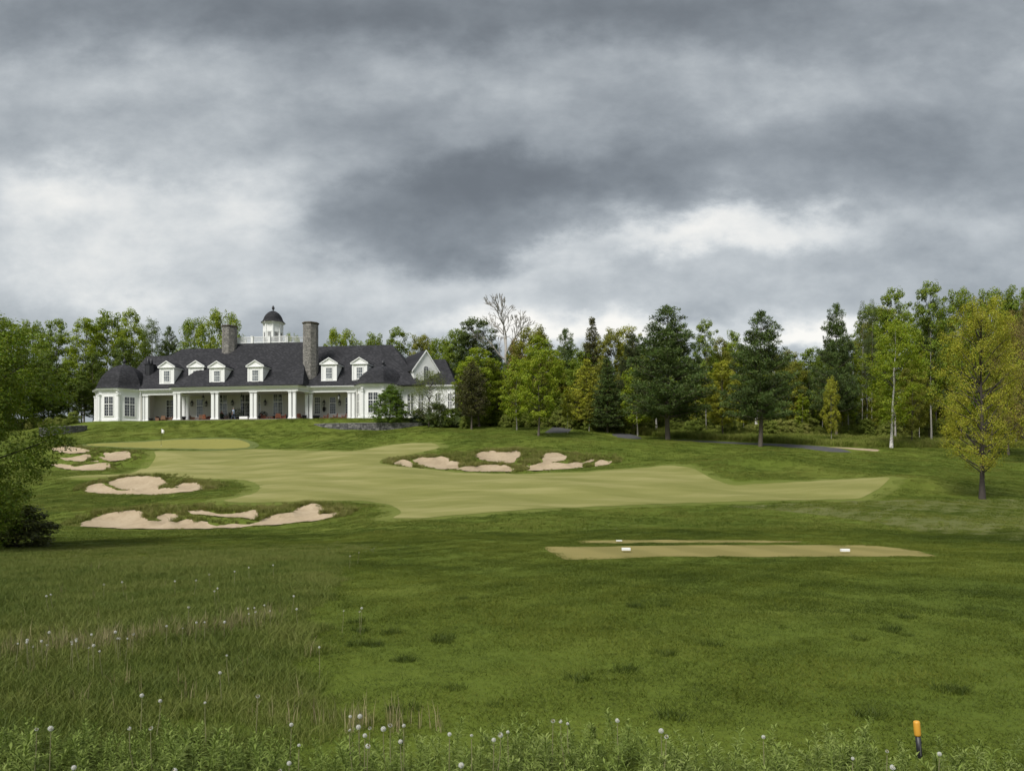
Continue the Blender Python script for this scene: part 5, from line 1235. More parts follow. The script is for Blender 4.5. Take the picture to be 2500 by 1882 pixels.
for px, top, w, b, col, lab in [(1068, 985, 75, 1040, GG, 'grey-green bush right of the thin-leaved young tree'), (1100, 998, 70, 1042, DG, 'dark bush beside the clubhouse east wall'), (1130, 1005, 60, 1043, GG, 'bush at the foot of the left cedar'),
                                (1020, 1000, 50, 1036, (.07, .10, .05), 'low bush on the stone wall left of the thin-leaved young tree'), (1215, 1000, 80, 1041, MG, 'leafy bush between the cedars and the young bright maple'), (1285, 1012, 90, 1040, DG, 'dark bush behind the young bright maple trunk'), (1350, 1015, 80, 1036, GG, 'bush left of the path bend')]:
    tree('shrub', px, top, w, col, lab, base=b, name='bush', cat='bush')
# the wood itself: rank after rank behind the named trees
rw = random.Random(77)
ANCH = [(1150, 'beyond the two brownish cedars'), (1240, 'around the leafless tree'), (1313, 'behind the broad bright maple'), (1380, 'behind the blue-green pine'), (1440, 'behind the yellow-green larch'), (1500, 'between larch and biggest pine'), (1570, 'left of the biggest pine'), (1640, 'behind the biggest pine'), (1705, 'just right of the biggest pine'), (1765, 'in the gap between the two big pines'), (1850, 'behind the second big pine'), (1930, 'right of the second big pine'),
        (1985, 'left of the dark round-topped pine'), (2045, 'under the dark round-topped pine'), (2110, 'below the pale aspens'), (2180, 'behind the leaning white birch'), (2240, 'between birch and golden oak'), (2300, 'at the left side of the golden oak'), (2400, 'behind the golden oak trunk'), (2480, 'at the right edge of the photo'), (2600, 'past the right edge')]
def near(px): return min(ANCH, key=lambda a: abs(a[0] - px))[1]
TONE = {}
for i in range(44):
    px = 1120 + (i + rw.uniform(-.4, .4)) * 33; Y = rw.uniform(112, 138)
    if px < 1640: top = rw.uniform(838, 880)
    elif px < 2080: top = rw.uniform(835, 885)
    else: top = rw.uniform(735, 800)
    if 1925 < px < 1990: top += 12
    k = rw.choice(['maple_a', 'maple_b', 'maple_tall', 'maple_tall', 'spruce', 'maple_b', 'pine_b'])
    col = rw.choice([LG, MG, OL, GG, YG_, MG]) if k.startswith('maple') else PN
    nm = {'s': 'spruce_tree', 'p': 'pine_tree'}.get(k[0], 'maple_tree')
    tone = {LG: 'bright green', MG: 'mid green', OL: 'olive', GG: 'grey-green', YG_: 'yellow-green'}.get(col, 'dark')
    lab = tone + {'s': ' spruce', 'p': ' pine'}.get(nm[0], ' broadleaf tree') + ' deep in the wood ' + near(px)
    tree(k, px, top, rw.uniform(75, 115), col, lab, Y=Y, name=nm, group='trees in the depth of the wood', bark=rw.choice(['bark', 'bark_dark', 'bark_pale', 'birch']) if nm == 'maple_tree' else None)
for i in range(30):
    px = 1380 + (i + rw.uniform(-.45, .45)) * 37; b = rw.uniform(1040, 1062) if px < 1900 else rw.uniform(1056, 1078)
    tree('sapling', px, rw.uniform(900, 985), rw.uniform(26, 50), [YG_, LG, OL][i % 3], ('yellowish' if i % 3 == 0 else 'light green' if i % 3 == 1 else 'spindly') + ' slender sapling at the wood front ' + near(px), base=b, group='saplings along the front of the wood', name='sapling', bark=rw.choice(['bark', 'bark_dark', 'bark_pale', 'bark_pale', 'birch']))
for px, top, b, tx in [(1527, 975, 1030, 'broken white birch trunk standing left of the biggest pine'), (1846, 1000, 1062, 'white trunk glimpsed just left of the second big pine trunk'), (2014, 1008, 1050, 'thick white trunk under the dark round-topped pine')]:
    x, y, z = ground_at(px, b); h = EYE + (HZ - top) / F * y - z
    mb = MB(); mb.tube([(0, 0, -.3), (.04, 0, h * .5), (.12, .02, h)], [.24, .2, .15], 9); o = empty('broken_birch', (x, y, z)); mb.build('trunk', M['birch'], o, True)
    limb(lb := MB(), (.06, 0, h * .7), (.7, .1, h * .95), .05, .015, np.random.RandomState(int(px)), 4); lb.build('broken_branch', M['birch'], o); tag(o, tx, 'tree trunk', 'broken white birch trunks')
# ------------------------------------------------------------------ grasses and weeds (instanced tufts)
M['grass'] = leaf_mat('grass_blade', .25, .6, contrast=.35)
def grass_mat(name, dark, mid, light, tr=.2):
    m, g, o = mat_new(name); pos = g.n('ShaderNodeNewGeometry').outputs['Position']; x, y, z = g.sep(pos); P2 = g.comb(x, y, 0.0)
    at = g.n('ShaderNodeAttribute', attribute_name='var').outputs['Fac']
    v = g.m('ADD', g.m('MULTIPLY', g.noise(P2, .14, 4, .6, .4), .8), g.m('ADD', g.m('MULTIPLY', g.noise(P2, 1.1, 4, .6, .5), .45), g.m('MULTIPLY', at, .25)))
    c = g.ramp(v, [(.56, dark), (.73, mid), (.93, light)])
    p = g.n('ShaderNodeBsdfPrincipled'); g.put(p.inputs['Base Color'], c); p.inputs['Roughness'].default_value = .6; p.inputs['Specular IOR Level'].default_value = .2
    t = g.n('ShaderNodeBsdfTranslucent'); g.put(t.inputs[0], c); mx = g.n('ShaderNodeMixShader'); mx.inputs[0].default_value = tr
    g.l.new(p.outputs[0], mx.inputs[1]); g.l.new(t.outputs[0], mx.inputs[2]); g.l.new(mx.outputs[0], o.inputs[0]); return m
M['lawn_blade'] = grass_mat('lawn_blades', (.037, .058, .005), (.077, .106, .009), (.150, .172, .022))
M['long_blade'] = grass_mat('long_blades', (.078, .112, .018), (.138, .172, .032), (.205, .215, .058))
M['bank_blade'] = grass_mat('bank_blades', (.10, .130, .020), (.175, .195, .038), (.27, .245, .085))
M['weed_leaf'] = grass_mat('weed_leaves', (.12, .175, .028), (.20, .265, .055), (.28, .33, .10), .3)
M['brush_leaf'] = grass_mat('brush_leaves', (.12, .165, .024), (.20, .245, .040), (.30, .30, .08), .3)
M['straw'] = grass_mat('dry_straw', (.17, .145, .06), (.26, .225, .11), (.35, .31, .17), .1)
def tuft_mesh(name, nb, rad, h, w, seed, lean=.35, segs=2):
    rg = np.random.RandomState(seed); V_ = []; Fq_ = []; var = []
    for i in range(nb):
        a = rg.uniform(0, 6.28); r = rad * math.sqrt(rg.uniform()); b = np.array([r * math.cos(a), r * math.sin(a), -.01]); hh = h * rg.uniform(.45, 1.15)
        d = rg.normal(size=2) * lean * hh; ya = rg.uniform(0, 3.14); s = np.array([math.cos(ya), math.sin(ya), 0]) * w * .5
        m = b + np.array([d[0] * .3, d[1] * .3, hh * .6]); t = b + np.array([d[0], d[1], hh]); k = len(V_)
        V_ += [b - s, b + s, m + s * .8, m - s * .8, t + s * .08, t - s * .08]; Fq_ += [(k, k + 1, k + 2, k + 3), (k + 3, k + 2, k + 4, k + 5)]; var += [rg.uniform()] * 6
    return np_mesh(name, V_, Fq_, False, {'var': var})
def weed_mesh(name, h, seed, nleaf=26, ll=.085, lw=.016):
    rg = np.random.RandomState(seed); V_ = []; Fq_ = []; var = []
    def quad(a, b, c, d, v): k = len(V_); V_.extend([a, b, c, d]); Fq_.append((k, k + 1, k + 2, k + 3)); var.extend([v] * 4)
    bend = rg.normal(size=2) * .06; st = lambda f: np.array([bend[0] * f * f, bend[1] * f * f, h * f])
    for q in range(5):
        for ax_ in (np.array([.0022, 0, 0]), np.array([0, .0022, 0])): quad(st(q / 5) - ax_, st(q / 5) + ax_, st((q + 1) / 5) + ax_, st((q + 1) / 5) - ax_, .3)
    for i in range(nleaf):
        f = .25 + .75 * (i / nleaf) ** .8; a = i * 2.4 + rg.normal() * .3; L_ = ll * (1.15 - .55 * f if f < .95 else .6) * rg.uniform(.8, 1.2); el = .25 + .75 * f + rg.normal() * .12 
        o_ = np.array([math.cos(a), math.sin(a), 0]); s = np.array([-math.sin(a), math.cos(a), 0]) * lw * .5 * rg.uniform(.8, 1.2); p = st(f)
        m = p + o_ * L_ * .5 * math.cos(el) + np.array([0, 0, L_ * .5 * math.sin(el)]); e = m + o_ * L_ * .55 * math.cos(el - .5) + np.array([0, 0, L_ * .5 * math.sin(el - .6)]); v = rg.uniform(.2, 1)
        quad(p, m + s, e, m - s, v)
    return np_mesh(name, V_, Fq_, False, {'var': var})
def scatter(name, variants, mat, P, scl, rot, label=None, kind='stuff'):
    col = bpy.data.collections.new(name + '_source')
    for i, me in enumerate(variants):
        if len(me.materials) == 0: me.materials.append(mat)
        o = bpy.data.objects.new('%s_tuft' % name, me); col.objects.link(o)
    me = bpy.data.meshes.new(name); n = len(P); me.vertices.add(n); me.vertices.foreach_set('co', np.asarray(P, np.float32).ravel())
    a = me.attributes.new('scl', 'FLOAT', 'POINT'); a.data.foreach_set('value', np.asarray(scl, np.float32))
    a = me.attributes.new('rot', 'FLOAT_VECTOR', 'POINT'); a.data.foreach_set('vector', np.asarray(rot, np.float32).ravel())
    a = me.attributes.new('pick', 'INT', 'POINT'); a.data.foreach_set('value', np.random.RandomState(1).randint(0, len(variants), n).astype(np.int32))
    o = link(name, me); tag(o, label, None, None, kind)
    ng = bpy.data.node_groups.new(name, 'GeometryNodeTree')
    ng.interface.new_socket('Geometry', in_out='INPUT', socket_type='NodeSocketGeometry'); ng.interface.new_socket('Geometry', in_out='OUTPUT', socket_type='NodeSocketGeometry')
    gi = ng.nodes.new('NodeGroupInput'); go = ng.nodes.new('NodeGroupOutput'); ip = ng.nodes.new('GeometryNodeInstanceOnPoints'); ci = ng.nodes.new('GeometryNodeCollectionInfo')
    ci.inputs['Collection'].default_value = col; ci.inputs['Separate Children'].default_value = True; ci.inputs['Reset Children'].default_value = True
    def at(nm, ty):
        nd = ng.nodes.new('GeometryNodeInputNamedAttribute'); nd.data_type = ty; nd.inputs['Name'].default_value = nm
        return nd.outputs['Attribute']
    ng.links.new(gi.outputs[0], ip.inputs['Points']); ng.links.new(ci.outputs[0], ip.inputs['Instance']); ip.inputs['Pick Instance'].default_value = True
    ng.links.new(at('pick', 'INT'), ip.inputs['Instance Index']); ng.links.new(at('scl', 'FLOAT'), ip.inputs['Scale'])
    ng.links.new(at('rot', 'FLOAT_VECTOR'), ip.inputs['Rotation']); ng.links.new(ip.outputs[0], go.inputs[0])
    md = o.modifiers.new('tufts', 'NODES'); md.node_group = ng; return o
def on_ground(X, Y, rg):
    z = zground(X, Y); e = .15; gx_ = (zground(X + e, Y) - z) / e; gy_ = (zground(X, Y + e) - z) / e
    gx_ = np.clip(gx_, -.6, .6); gy_ = np.clip(gy_, -.6, .6)
    th = rg.uniform(0, 6.28, len(X)); c, s = np.cos(th), np.sin(th); lx = c * gx_ + s * gy_; ly = -s * gx_ + c * gy_
    return np.stack([X, Y, z - .02], 1), np.stack([np.arctan(ly), -np.arctan(lx), th], 1)
def frustum_pts(rg, Y0, Y1, dens, pad=1.08):
    """random points of the wedge of ground in view, dens per m2 (falls with distance when callable)"""
    out = []
    Ys = np.arange(Y0, Y1, 1.0)
    for y in Ys:
        d = dens(y) if callable(dens) else dens; hw_ = .665 * (y + 1) * pad; n = int(2 * hw_ * d); out.append(np.stack([rg.uniform(-hw_, hw_, n), rg.uniform(y, y + 1, n)], 1))
    P_ = np.concatenate(out); return P_[:, 0], P_[:, 1]
def inpoly(poly, X, Y): return inside_dist(np.asarray(poly), X, Y)
# edge between the long rough (left) and the mown lawn (right), as photo points on the ground
EDGE = [hit(px, py) for px, py in ((845, 1352), (832, 1400), (800, 1440), (752, 1490), (738, 1560), (735, 1640), (772, 1700), (800, 1760), (760, 1850))]
ey = np.array([e[1] for e in EDGE])[::-1]; ex = np.array([e[0] for e in EDGE])[::-1]
def long_side(X, Y):     # >0 : left of the edge, metres
    return np.interp(Y, ey, ex) + .12 * np.sin(Y * 5) + .1 * np.sin(Y * 2.3 + 1) - X
NOGRASS = [np.asarray(ground_poly(tee1, 1)), np.asarray(ground_poly(tee2, 1)), np.asarray(ground_poly(fair)), np.asarray(ground_poly(gpoly))] + [P for L in BPOLY.values() for P in L]
def clear(X, Y, m=0.0):
    k = np.ones(len(X), bool)
    for pi_, P in enumerate(NOGRASS):
        m_ = .85 if (pi_ == 2 and m > .3) else m
        x0, y0 = P.min(0) - 1.5; x1, y1 = P.max(0) + 1.5; q = np.nonzero((X > x0) & (X < x1) & (Y > y0) & (Y < y1))[0]
        if len(q): k[q[inside_dist(P, X[q], Y[q]) > -m_]] = False
    return k
rg = np.random.RandomState(8)
def jitter_pts(rg, Y0, Y1, st, pad=1.08):
    out = []
    for y in np.arange(Y0, Y1, st):
        hw_ = .665 * (y + st) * pad; x = np.arange(-hw_, hw_, st); out.append(np.stack([x + rg.uniform(-.5, .5, len(x)) * st, y + rg.uniform(-.5, .5, len(x)) * st], 1))
    P_ = np.concatenate(out); return P_[:, 0], P_[:, 1]
lawn_v = [tuft_mesh('lawn_tuft', 420, .26, .050, .0058, 50 + i, .75) for i in range(5)]
X1, Y1_ = jitter_pts(rg, 3.2, 17, .25); X2, Y2_ = jitter_pts(rg, 17, 31, .29); X = np.concatenate([X1, X2]); Y = np.concatenate([Y1_, Y2_])
ls = long_side(X, Y); k = ((ls < .1) | (Y > 18)) & clear(X, Y, .05); X, Y = X[k], Y[k]
P_, Rr_ = on_ground(X, Y, rg); nzz = np.sin(X * .9 + 2 * np.sin(Y * .5)) * np.sin(Y * 1.1 + X * .3)
scatter('lawn_grass', lawn_v, M['lawn_blade'], P_, (1.0 + .16 * nzz + rg.uniform(-.12, .22, len(X))) * np.interp(Y, [4, 12, 30], [.95, 1.05, 1.2]), Rr_, 'short mown lawn grass around the tee')
cl = [hit(rg.uniform(780, 2480), rg.uniform(1400, 1760)) for _ in range(22)] + [hit(px_ + rg.normal() * 12, py_ + rg.normal() * 3) for px_, py_ in ((955, 1545), (905, 1572), (1070, 1563), (985, 1613), (2155, 1540), (1545, 1480), (1620, 1478), (2330, 1690)) for _ in range(3)]
X = np.array([c_[0] for c_ in cl]); Y = np.array([c_[1] for c_ in cl]); P_, Rr_ = on_ground(X, Y, rg)
clump_v = [tuft_mesh('clump', 130, .13, .10, .006, 180 + i, .5) for i in range(2)]
M['dark_blade'] = grass_mat('dark_blades', (.030, .048, .006), (.050, .076, .009), (.09, .115, .016))
scatter('hollow_shade_tufts', clump_v, M['dark_blade'], P_, rg.uniform(.5, 1.1, len(X)), Rr_, 'darkened grass tufts standing in for shaded hollows in the mown lawn')  # darkened tufts added to stand in for the shade of small hollows
long_v = [tuft_mesh('rough_tuft', 300, .25, .13, .0062, 60 + i, .5) for i in range(5)]
X, Y = jitter_pts(rg, 3.2, 25, .24)
ls = long_side(X, Y); fade = rg.uniform(0, 1, len(X)) < np.interp(Y, [18, 25], [1, .3]); k = (ls > -.02) & fade; X, Y = X[k], Y[k]; ls = ls[k]
P_, Rr_ = on_ground(X, Y, rg)
scatter('long_grass', long_v, M['long_blade'], P_, np.clip(.78 + ls * .6, .78, 1) * np.interp(Y, [3, 12, 20, 27], [1.05, 1.0, .7, .5]) * (1 + .22 * np.sin(X * .8 + Y * .5) * np.sin(Y * .9)) * rg.uniform(.85, 1.2, len(X)), Rr_, 'long unmown rough grass on the left')
# middle and far turf: coarser tufts
M['rough_blade'] = grass_mat('rough_blades', (.060, .094, .010), (.108, .144, .017), (.185, .198, .038))
mid_v = [tuft_mesh('mid_tuft', 420, .58, .070, .016, 70 + i, .8) for i in range(4)]
X, Y = jitter_pts(rg, 30, 64, .55); k = clear(X, Y, .42); X, Y = X[k], Y[k]; P_, Rr_ = on_ground(X, Y, rg)
scatter('rough_grass', mid_v, M['rough_blade'], P_, rg.uniform(.7, 1.15, len(P_)) * (1 + .2 * np.sin(X * .5 + Y) * np.sin(Y * .6)), Rr_, 'cut rough grass between tee and fairway')
far_v = [tuft_mesh('far_tuft', 300, .85, .075, .030, 75 + i, .8) for i in range(3)]
X, Y = jitter_pts(rg, 64, 112, .85); k = clear(X, Y, .75); X, Y = X[k], Y[k]
sB_ = (X - BX0) * BC - (Y - BY0) * BS; tB_ = (X - BX0) * BS + (Y - BY0) * BC; k = ~((sB_ > -2) & (sB_ < 58) & (tB_ > -1.2)); X, Y = X[k], Y[k]; P_, Rr_ = on_ground(X, Y, rg)
PATHS = [o for o in bpy.data.objects if o.name.startswith(('cart_path', 'bare_earth'))]
k = np.ones(len(P_), bool)
for o in PATHS:
    co = np.array([v.co[:] for v in o.data.vertices])[:, :2]; lo_, hi_ = co.min(0) - .6, co.max(0) + .6
    q = np.nonzero((P_[:, 0] > lo_[0]) & (P_[:, 0] < hi_[0]) & (P_[:, 1] > lo_[1]) & (P_[:, 1] < hi_[1]))[0]
    for i_ in q:
        if np.min(np.hypot(co[:, 0] - P_[i_, 0], co[:, 1] - P_[i_, 1])) < .8: k[i_] = False
P_, Rr_ = P_[k], Rr_[k]
scatter('rough_grass', far_v, M['rough_blade'], P_, rg.uniform(.6, 1.15, len(P_)), Rr_, 'cut rough grass on the rise below the wood and clubhouse')
# shaggy fescue round the bunkers
shag_v = [tuft_mesh('fescue_tuft', 70, .22, .34, .018, 80 + i, .45) for i in range(4)]
XX, YY_, SS = [], [], []
for key, dens_, hgt in (('near', 26, .8), ('second', 20, .85), ('left', 13, .7), ('middle', 16, 1.0)):
    polys = BPOLY[key]; allp = np.concatenate(polys); x0, y0 = allp.min(0) - 2.5; x1, y1 = allp.max(0) + 4
    n = int((x1 - x0) * (y1 - y0) * dens_); X = rg.uniform(x0, x1, n); Y = rg.uniform(y0, y1, n)
    d = np.max([inside_dist(P, X, Y) for P in polys], 0)
    ymid = np.median(allp[:, 1]); front = np.clip((allp[:, 1].min() + .8 - Y) / 1.0, 0, 1)
    lim = 2.6 if key != 'middle' else 3.6
    ok = (d < -.04) & (d > -lim) & (rg.uniform(0, 1, n) < np.exp(d / (lim * .42))) & (rg.uniform(0, 1, n) > front * .85)
    # only the tufts on the far side or between the sand tongues stay long
    ix = np.nonzero(ok)[0]; below = np.zeros(n, bool); below[ix] = [((abs(allp[:, 0] - x) < .9) & (allp[:, 1] < y)).any() for x, y in zip(X[ix], Y[ix])]
    ok &= below; ahead = np.zeros(n, bool)
    for st_ in (.4, .9, 1.5):
        ahead |= np.max([inside_dist(P, X, Y + st_) for P in polys], 0) > 0
    hgt = hgt * np.where(ahead, .38, 1.0)[ok]; XX.append(X[ok]); YY_.append(Y[ok]); SS.append(1.25 * hgt * rg.uniform(.45, 1.15, ok.sum()) * np.clip(1 + d[ok] / (lim * 1.2), .35, 1))
X, Y, S_ = map(np.concatenate, (XX, YY_, SS)); P_, Rr_ = on_ground(X, Y, rg)
scatter('fescue', shag_v, M['bank_blade'], P_, S_, Rr_, 'shaggy fescue and weeds overhanging the bunker edges')
# tall undergrowth at the foot of the wood
und_v = [tuft_mesh('undergrowth_tuft', 60, .5, .75, .05, 90 + i, .5) for i in range(3)]
pts = []
for _ in range(6500):
    px = rg.uniform(1160, 2560); b0 = np.interp(px, [1160, 1330, 1420, 1600, 1800, 2060, 2180, 2560], [1041, 1040, 1046, 1066, 1076, 1090, 1092, 1092]); pts.append((px, b0 - abs(rg.normal()) * 14, 0))
XY = []
for px, py, _ in pts: XY.append(hit(px, py, 0, zbase))
XY = np.array(XY); X, Y = XY[:, 0], XY[:, 1]; P_, Rr_ = on_ground(X, Y, rg)
scatter('undergrowth', und_v, M['brush_leaf'], P_, rg.uniform(.4, 1.0, len(X)), Rr_, 'tall weeds and brush along the foot of the wood')
und2 = [PROT['shrub'][1].copy() for _ in range(1)]
for m_ in und2: m_.materials.clear(); m_.materials.append(M['brush_leaf'])
pts = [(rg.uniform(1130, 2600), rg.uniform(101, 120)) for _ in range(260)] + [(rg.uniform(1060, 2650), rg.uniform(118, 160)) for _ in range(620)]
X = np.array([(a - CX) / F * b for a, b in pts]); Y = np.array([b for a, b in pts]); P_, Rr_ = on_ground(X, Y, rg)
scatter('brush', und2, M['bank_blade'], P_, np.where(Y > 118, rg.uniform(1.2, 2.6, len(X)), rg.uniform(.5, 1.15, len(X))), Rr_, 'leafy brush between the trunks in the wood')
pts = [(rg.uniform(-60, 185), rg.uniform(113, 124)) for _ in range(60)]
X = np.array([(a - CX) / F * b for a, b in pts]); Y = np.array([b for a, b in pts]); P_, Rr_ = on_ground(X, Y, rg)
scatter('brush', und2, M['bank_blade'], P_, rg.uniform(.35, .8, len(X)), Rr_, 'leafy brush in the shade left of the clubhouse')

# ---- weeds along the bottom of the view
weeds = [weed_mesh('leafy_weed', .30, 100 + i, 32 + i * 3, .072, .0115) for i in range(6)]
def weed_line(px): return np.interp(px, [0, 300, 560, 740, 900, 1150, 1300, 1520, 1640, 1750, 1850, 2100, 2300, 2500], [1850, 1845, 1850, 1905, 1880, 1865, 1845, 1850, 1885, 1892, 1888, 1880, 1896, 1905])
n = 7000; X = rg.uniform(-4.3, 4.3, n); Y = rg.uniform(3.0, 5.4, n); px = CX + F * X / Y; rowg = HZ + EYE * F / Y
k = rowg > weed_line(px) + rg.normal(size=n) * 12; X, Y = X[k], Y[k]; P_, Rr_ = on_ground(X, Y, rg); Rr_[:, :2] += rg.normal(size=(len(X), 2)) * .14
sc_ = rg.uniform(.4, .95, len(X)); 
thin = rg.uniform(0, 1, len(X)) < .62; P_, Rr_, sc_ = P_[thin], Rr_[thin], sc_[thin]
kpx = CX + F * P_[:, 0] / P_[:, 1]; sc_ = np.where((np.abs(kpx - 2243) < 42) & (P_[:, 1] < 5.1), sc_ * .38, sc_)
scatter('weed_thicket', weeds, M['weed_leaf'], P_, sc_, Rr_, 'dense leafy goldenrod-like weeds along the near edge')
# single tall weeds that stand out
for i, (px, py, h) in enumerate([(40, 1768, .42), (100, 1775, .40), (395, 1772, .40), (440, 1765, .42), (500, 1762, .43), (560, 1768, .42), (640, 1820, .36), (900, 1800, .36), (970, 1790, .38), (1230, 1765, .38), (1290, 1768, .36), (1330, 1765, .40), (1400, 1770, .38), (1660, 1790, .36), (1960, 1790, .38), (2040, 1795, .36), (2080, 1792, .37), (2150, 1810, .34), (2390, 1820, .36), (2330, 1828, .34), (1850, 1815, .34), (1120, 1800, .36)]):
    x, y = hit(px, py, h); me = weeds[i % 6]; o = tag(link('leafy_weed', me, None, None, (x, y, zg(x, y))), 'tall leafy weed ' + ['leaning left', 'leaning right', 'standing upright'][i % 3] + ' in the thicket ' + ('at the lower left corner' if px < 200 else 'left of the bare stalk patch' if px < 700 else 'in the low gap left of bottom centre' if px < 1150 else 'at bottom centre' if px < 1500 else 'between bottom centre and the stake' if px < 2200 else 'right of the yellow-topped stake'), 'weed', 'tall leafy weeds %d' % 0 if False else 'tall leafy weeds at the near edge'); o.rotation_euler = (rg.normal() * .08, rg.normal() * .08, rg.uniform(0, 6)); s_ = h / .34; o.scale = (s_, s_, s_)

# ---- dandelion clocks, each its own
def fluff_mesh(gone=0):
    rg_ = np.random.RandomState(4); V_ = []; Fc_ = []
    for i in range(80):
        z = 1 - 2 * (i + .5) / 80; r = math.sqrt(1 - z * z); a = i * 2.39996; d = np.array([r * math.cos(a), r * math.sin(a), z]); u = np.cross(d, [0.3, .2, 1]); u /= np.linalg.norm(u); w = np.cross(d, u); R_ = .0195; e = .0038; c = d * R_; k = len(V_)
        V_ += [c + u * e, c + w * e, c - u * e, c - w * e]; Fc_.append((k, k + 1, k + 2, k + 3))
    V_ = np.array(V_); Fc_ = np.array(Fc_)
    if gone: Fc_ = Fc_[(V_[Fc_[:, 0]] @ np.array([.7, .2, .68])) < .0195 * gone]
    return np_mesh('seed_head', V_, Fc_)
M['fluff'] = plain('seed_fluff', (.62, .62, .58), .9, .06, 60); M['stalk'] = plain('flower_stalk', (.20, .19, .09), .7, .2)
fls = [fluff_mesh(), fluff_mesh(.55), fluff_mesh(), fluff_mesh(.1), fluff_mesh(.8)]; core_m = MB().lathe((0, 0, 0), [(.003, -.008), (.009, -.004), (.010, .002), (.006, .008), (.001, .010)], 8).mesh('seed_core')
H5 = [(81,600),(153,575),(150,588),(193,607),(249,535),(232,582),(252,602),(267,340),(288,330),(380,587),(392,600),(430,568),(434,580),(474,617),(503,608),(500,550),(555,633),(625,535),(640,567),(655,565),(672,568),(712,545),(895,503),(977,510),(1013,403),(1055,484),(1102,482),(1210,478),(1355,405),(1378,403),(1345,437),(1395,423),(1430,392),(1460,418),(1608,410),(1572,342),(1846,418),(1950,407),(1946,422),(1725,620),(1240,662),(1198,752),(1346,187),(1138,222),(1046,256),(944,260),(560,277),(673,265),(1930,105),(1888,125),(1478,174),(1264,209),(1187,298),(1163,313),(757,877),(838,910),(185,1065),(268,1055),(824,1045),(735,1045),(1115,920),(1383,880),(1562,1030),(1912,1062),(1958,1035),(1970,1093),(2000,1045),(2092,1045),(2115,1042),(2178,1032),(1603,1140),(1958,1140),(1527,1248),(1497,1275),(956,1275),(397,1250),(1912,980),(1940,990)]
H6 = [(619,214),(668,219),(684,231),(847,216),(273,259),(346,271),(424,265),(416,279),(472,256),(1008,250),(988,272),(1340,270),(1632,340),(1742,368),(1902,327),(1748,320),(318,368),(125,290)]
heads = [(x / 2.212, 1300 + y / 2.212) for x, y in H5] + [(900 + x / 1.3825, 1600 + y / 1.3825) for x, y in H6]
def clump_name(px, py):
    if py < 1470: return 'white dandelion clock standing high in the far part of the left rough', 'dandelions in the far rough'
    if px < 420 and py < 1600: return 'white dandelion clock in the dry stalks at the left edge', 'dandelions at the left edge'
    if px < 760 and py < 1600: return 'white dandelion clock near the tan stalks in the middle of the rough', 'dandelions among the tan stalks'
    if py < 1620: return 'white dandelion clock at the border of long rough and lawn', 'dandelions along the lawn border'
    if px < 700: return 'white dandelion clock near the leafy weeds at lower left', 'dandelions at lower left'
    if px < 1010: return 'white dandelion clock in the low patch left of the weeds at bottom centre', 'dandelions at bottom centre left'
    if px < 1700: return 'white dandelion clock above the leafy weeds at bottom centre', 'dandelions at bottom centre'
    return 'white dandelion clock in the weeds near the yellow-topped stake', 'dandelions near the stake'
stem_meshes = []
for i in range(4):
    mb = MB(); b_ = (i - 1.5) * .02; mb.tube([(0, 0, -.02), (b_ * .4, 0, .09), (b_, .004, .18), (b_ * 1.1, .006, .25)], [.003, .0026, .0022, .0022], 5); stem_meshes.append((mb.mesh('stem'), b_ * 1.1))
for i, (px, py) in enumerate(heads):
    h = .27 if py < 1640 else .30 if py < 1750 else .36
    x, y = hit(px, py, h); lab, grp = clump_name(px, py); sm_, bx_ = stem_meshes[i % 4]
    if py < 1560 and (1195 + EYE * F / y) < 1300: continue
    r_ = empty('dandelion', (x, y, zg(x, y)), random.uniform(0, 6), lab, 'dandelion', grp); r_.scale = (1, 1, h / .27)
    link('stem', sm_, M['stalk'], r_); s_ = (.42 + (i * 37 % 10) * .035) if y < 10 else .70
    hd_ = link('seed_head', fls[i % 5], M['fluff'], r_, (bx_, .006, .266)); hd_.scale = (s_, s_, s_ * .27 / h); cc_ = link('seed_core', core_m, M['straw'], hd_)
# tan flower stalks left standing
stk = [tuft_mesh('stalks', 6, .05, .24, .006, 120 + i, .12) for i in range(3)]
pts = []
for _ in range(330):
    f = rg.uniform(0, 1) ** .9; cx_ = np.interp(f, [0, .25, .5, .75, 1], [10, 200, 330, 530, 660]); cy_ = np.interp(f, [0, .25, .5, .75, 1], [1600, 1588, 1570, 1545, 1515]); pts.append(hit(cx_ + rg.normal() * 28, cy_ + rg.normal() * 8))
for _ in range(26): pts.append(hit(rg.uniform(700, 1080), 1775 + rg.normal() * 10))
for _ in range(45): pts.append(hit(rg.uniform(0, 780), rg.uniform(1390, 1760)))
XY = np.array(pts); P_, Rr_ = on_ground(XY[:, 0], XY[:, 1], rg); scatter('dry_stalks', stk, M['straw'], P_, rg.uniform(.7, 1.15, len(P_)), Rr_ , 'tan spent dandelion stalks in the rough')
# white clover/daisies far on the turf
dm = np_mesh('daisy', [(-.02, 0, .06), (0, -.02, .06), (.02, 0, .06), (0, .02, .06)], [(0, 1, 2, 3)])
pts = [hit(rg.uniform(800, 1000), 1338 + rg.normal() * 7) for _ in range(45)] + [hit(rg.uniform(1395, 1600), 1288 + rg.normal() * 7) for _ in range(40)] + [hit(rg.uniform(60, 420), 1330 + rg.normal() * 18) for _ in range(35)]
XY = np.array(pts); P_, Rr_ = on_ground(XY[:, 0], XY[:, 1], rg); scatter('daisies', [dm], M['fluff'], P_, rg.uniform(.5, 1.0, len(P_)), Rr_, 'tiny white flowers scattered in the turf')

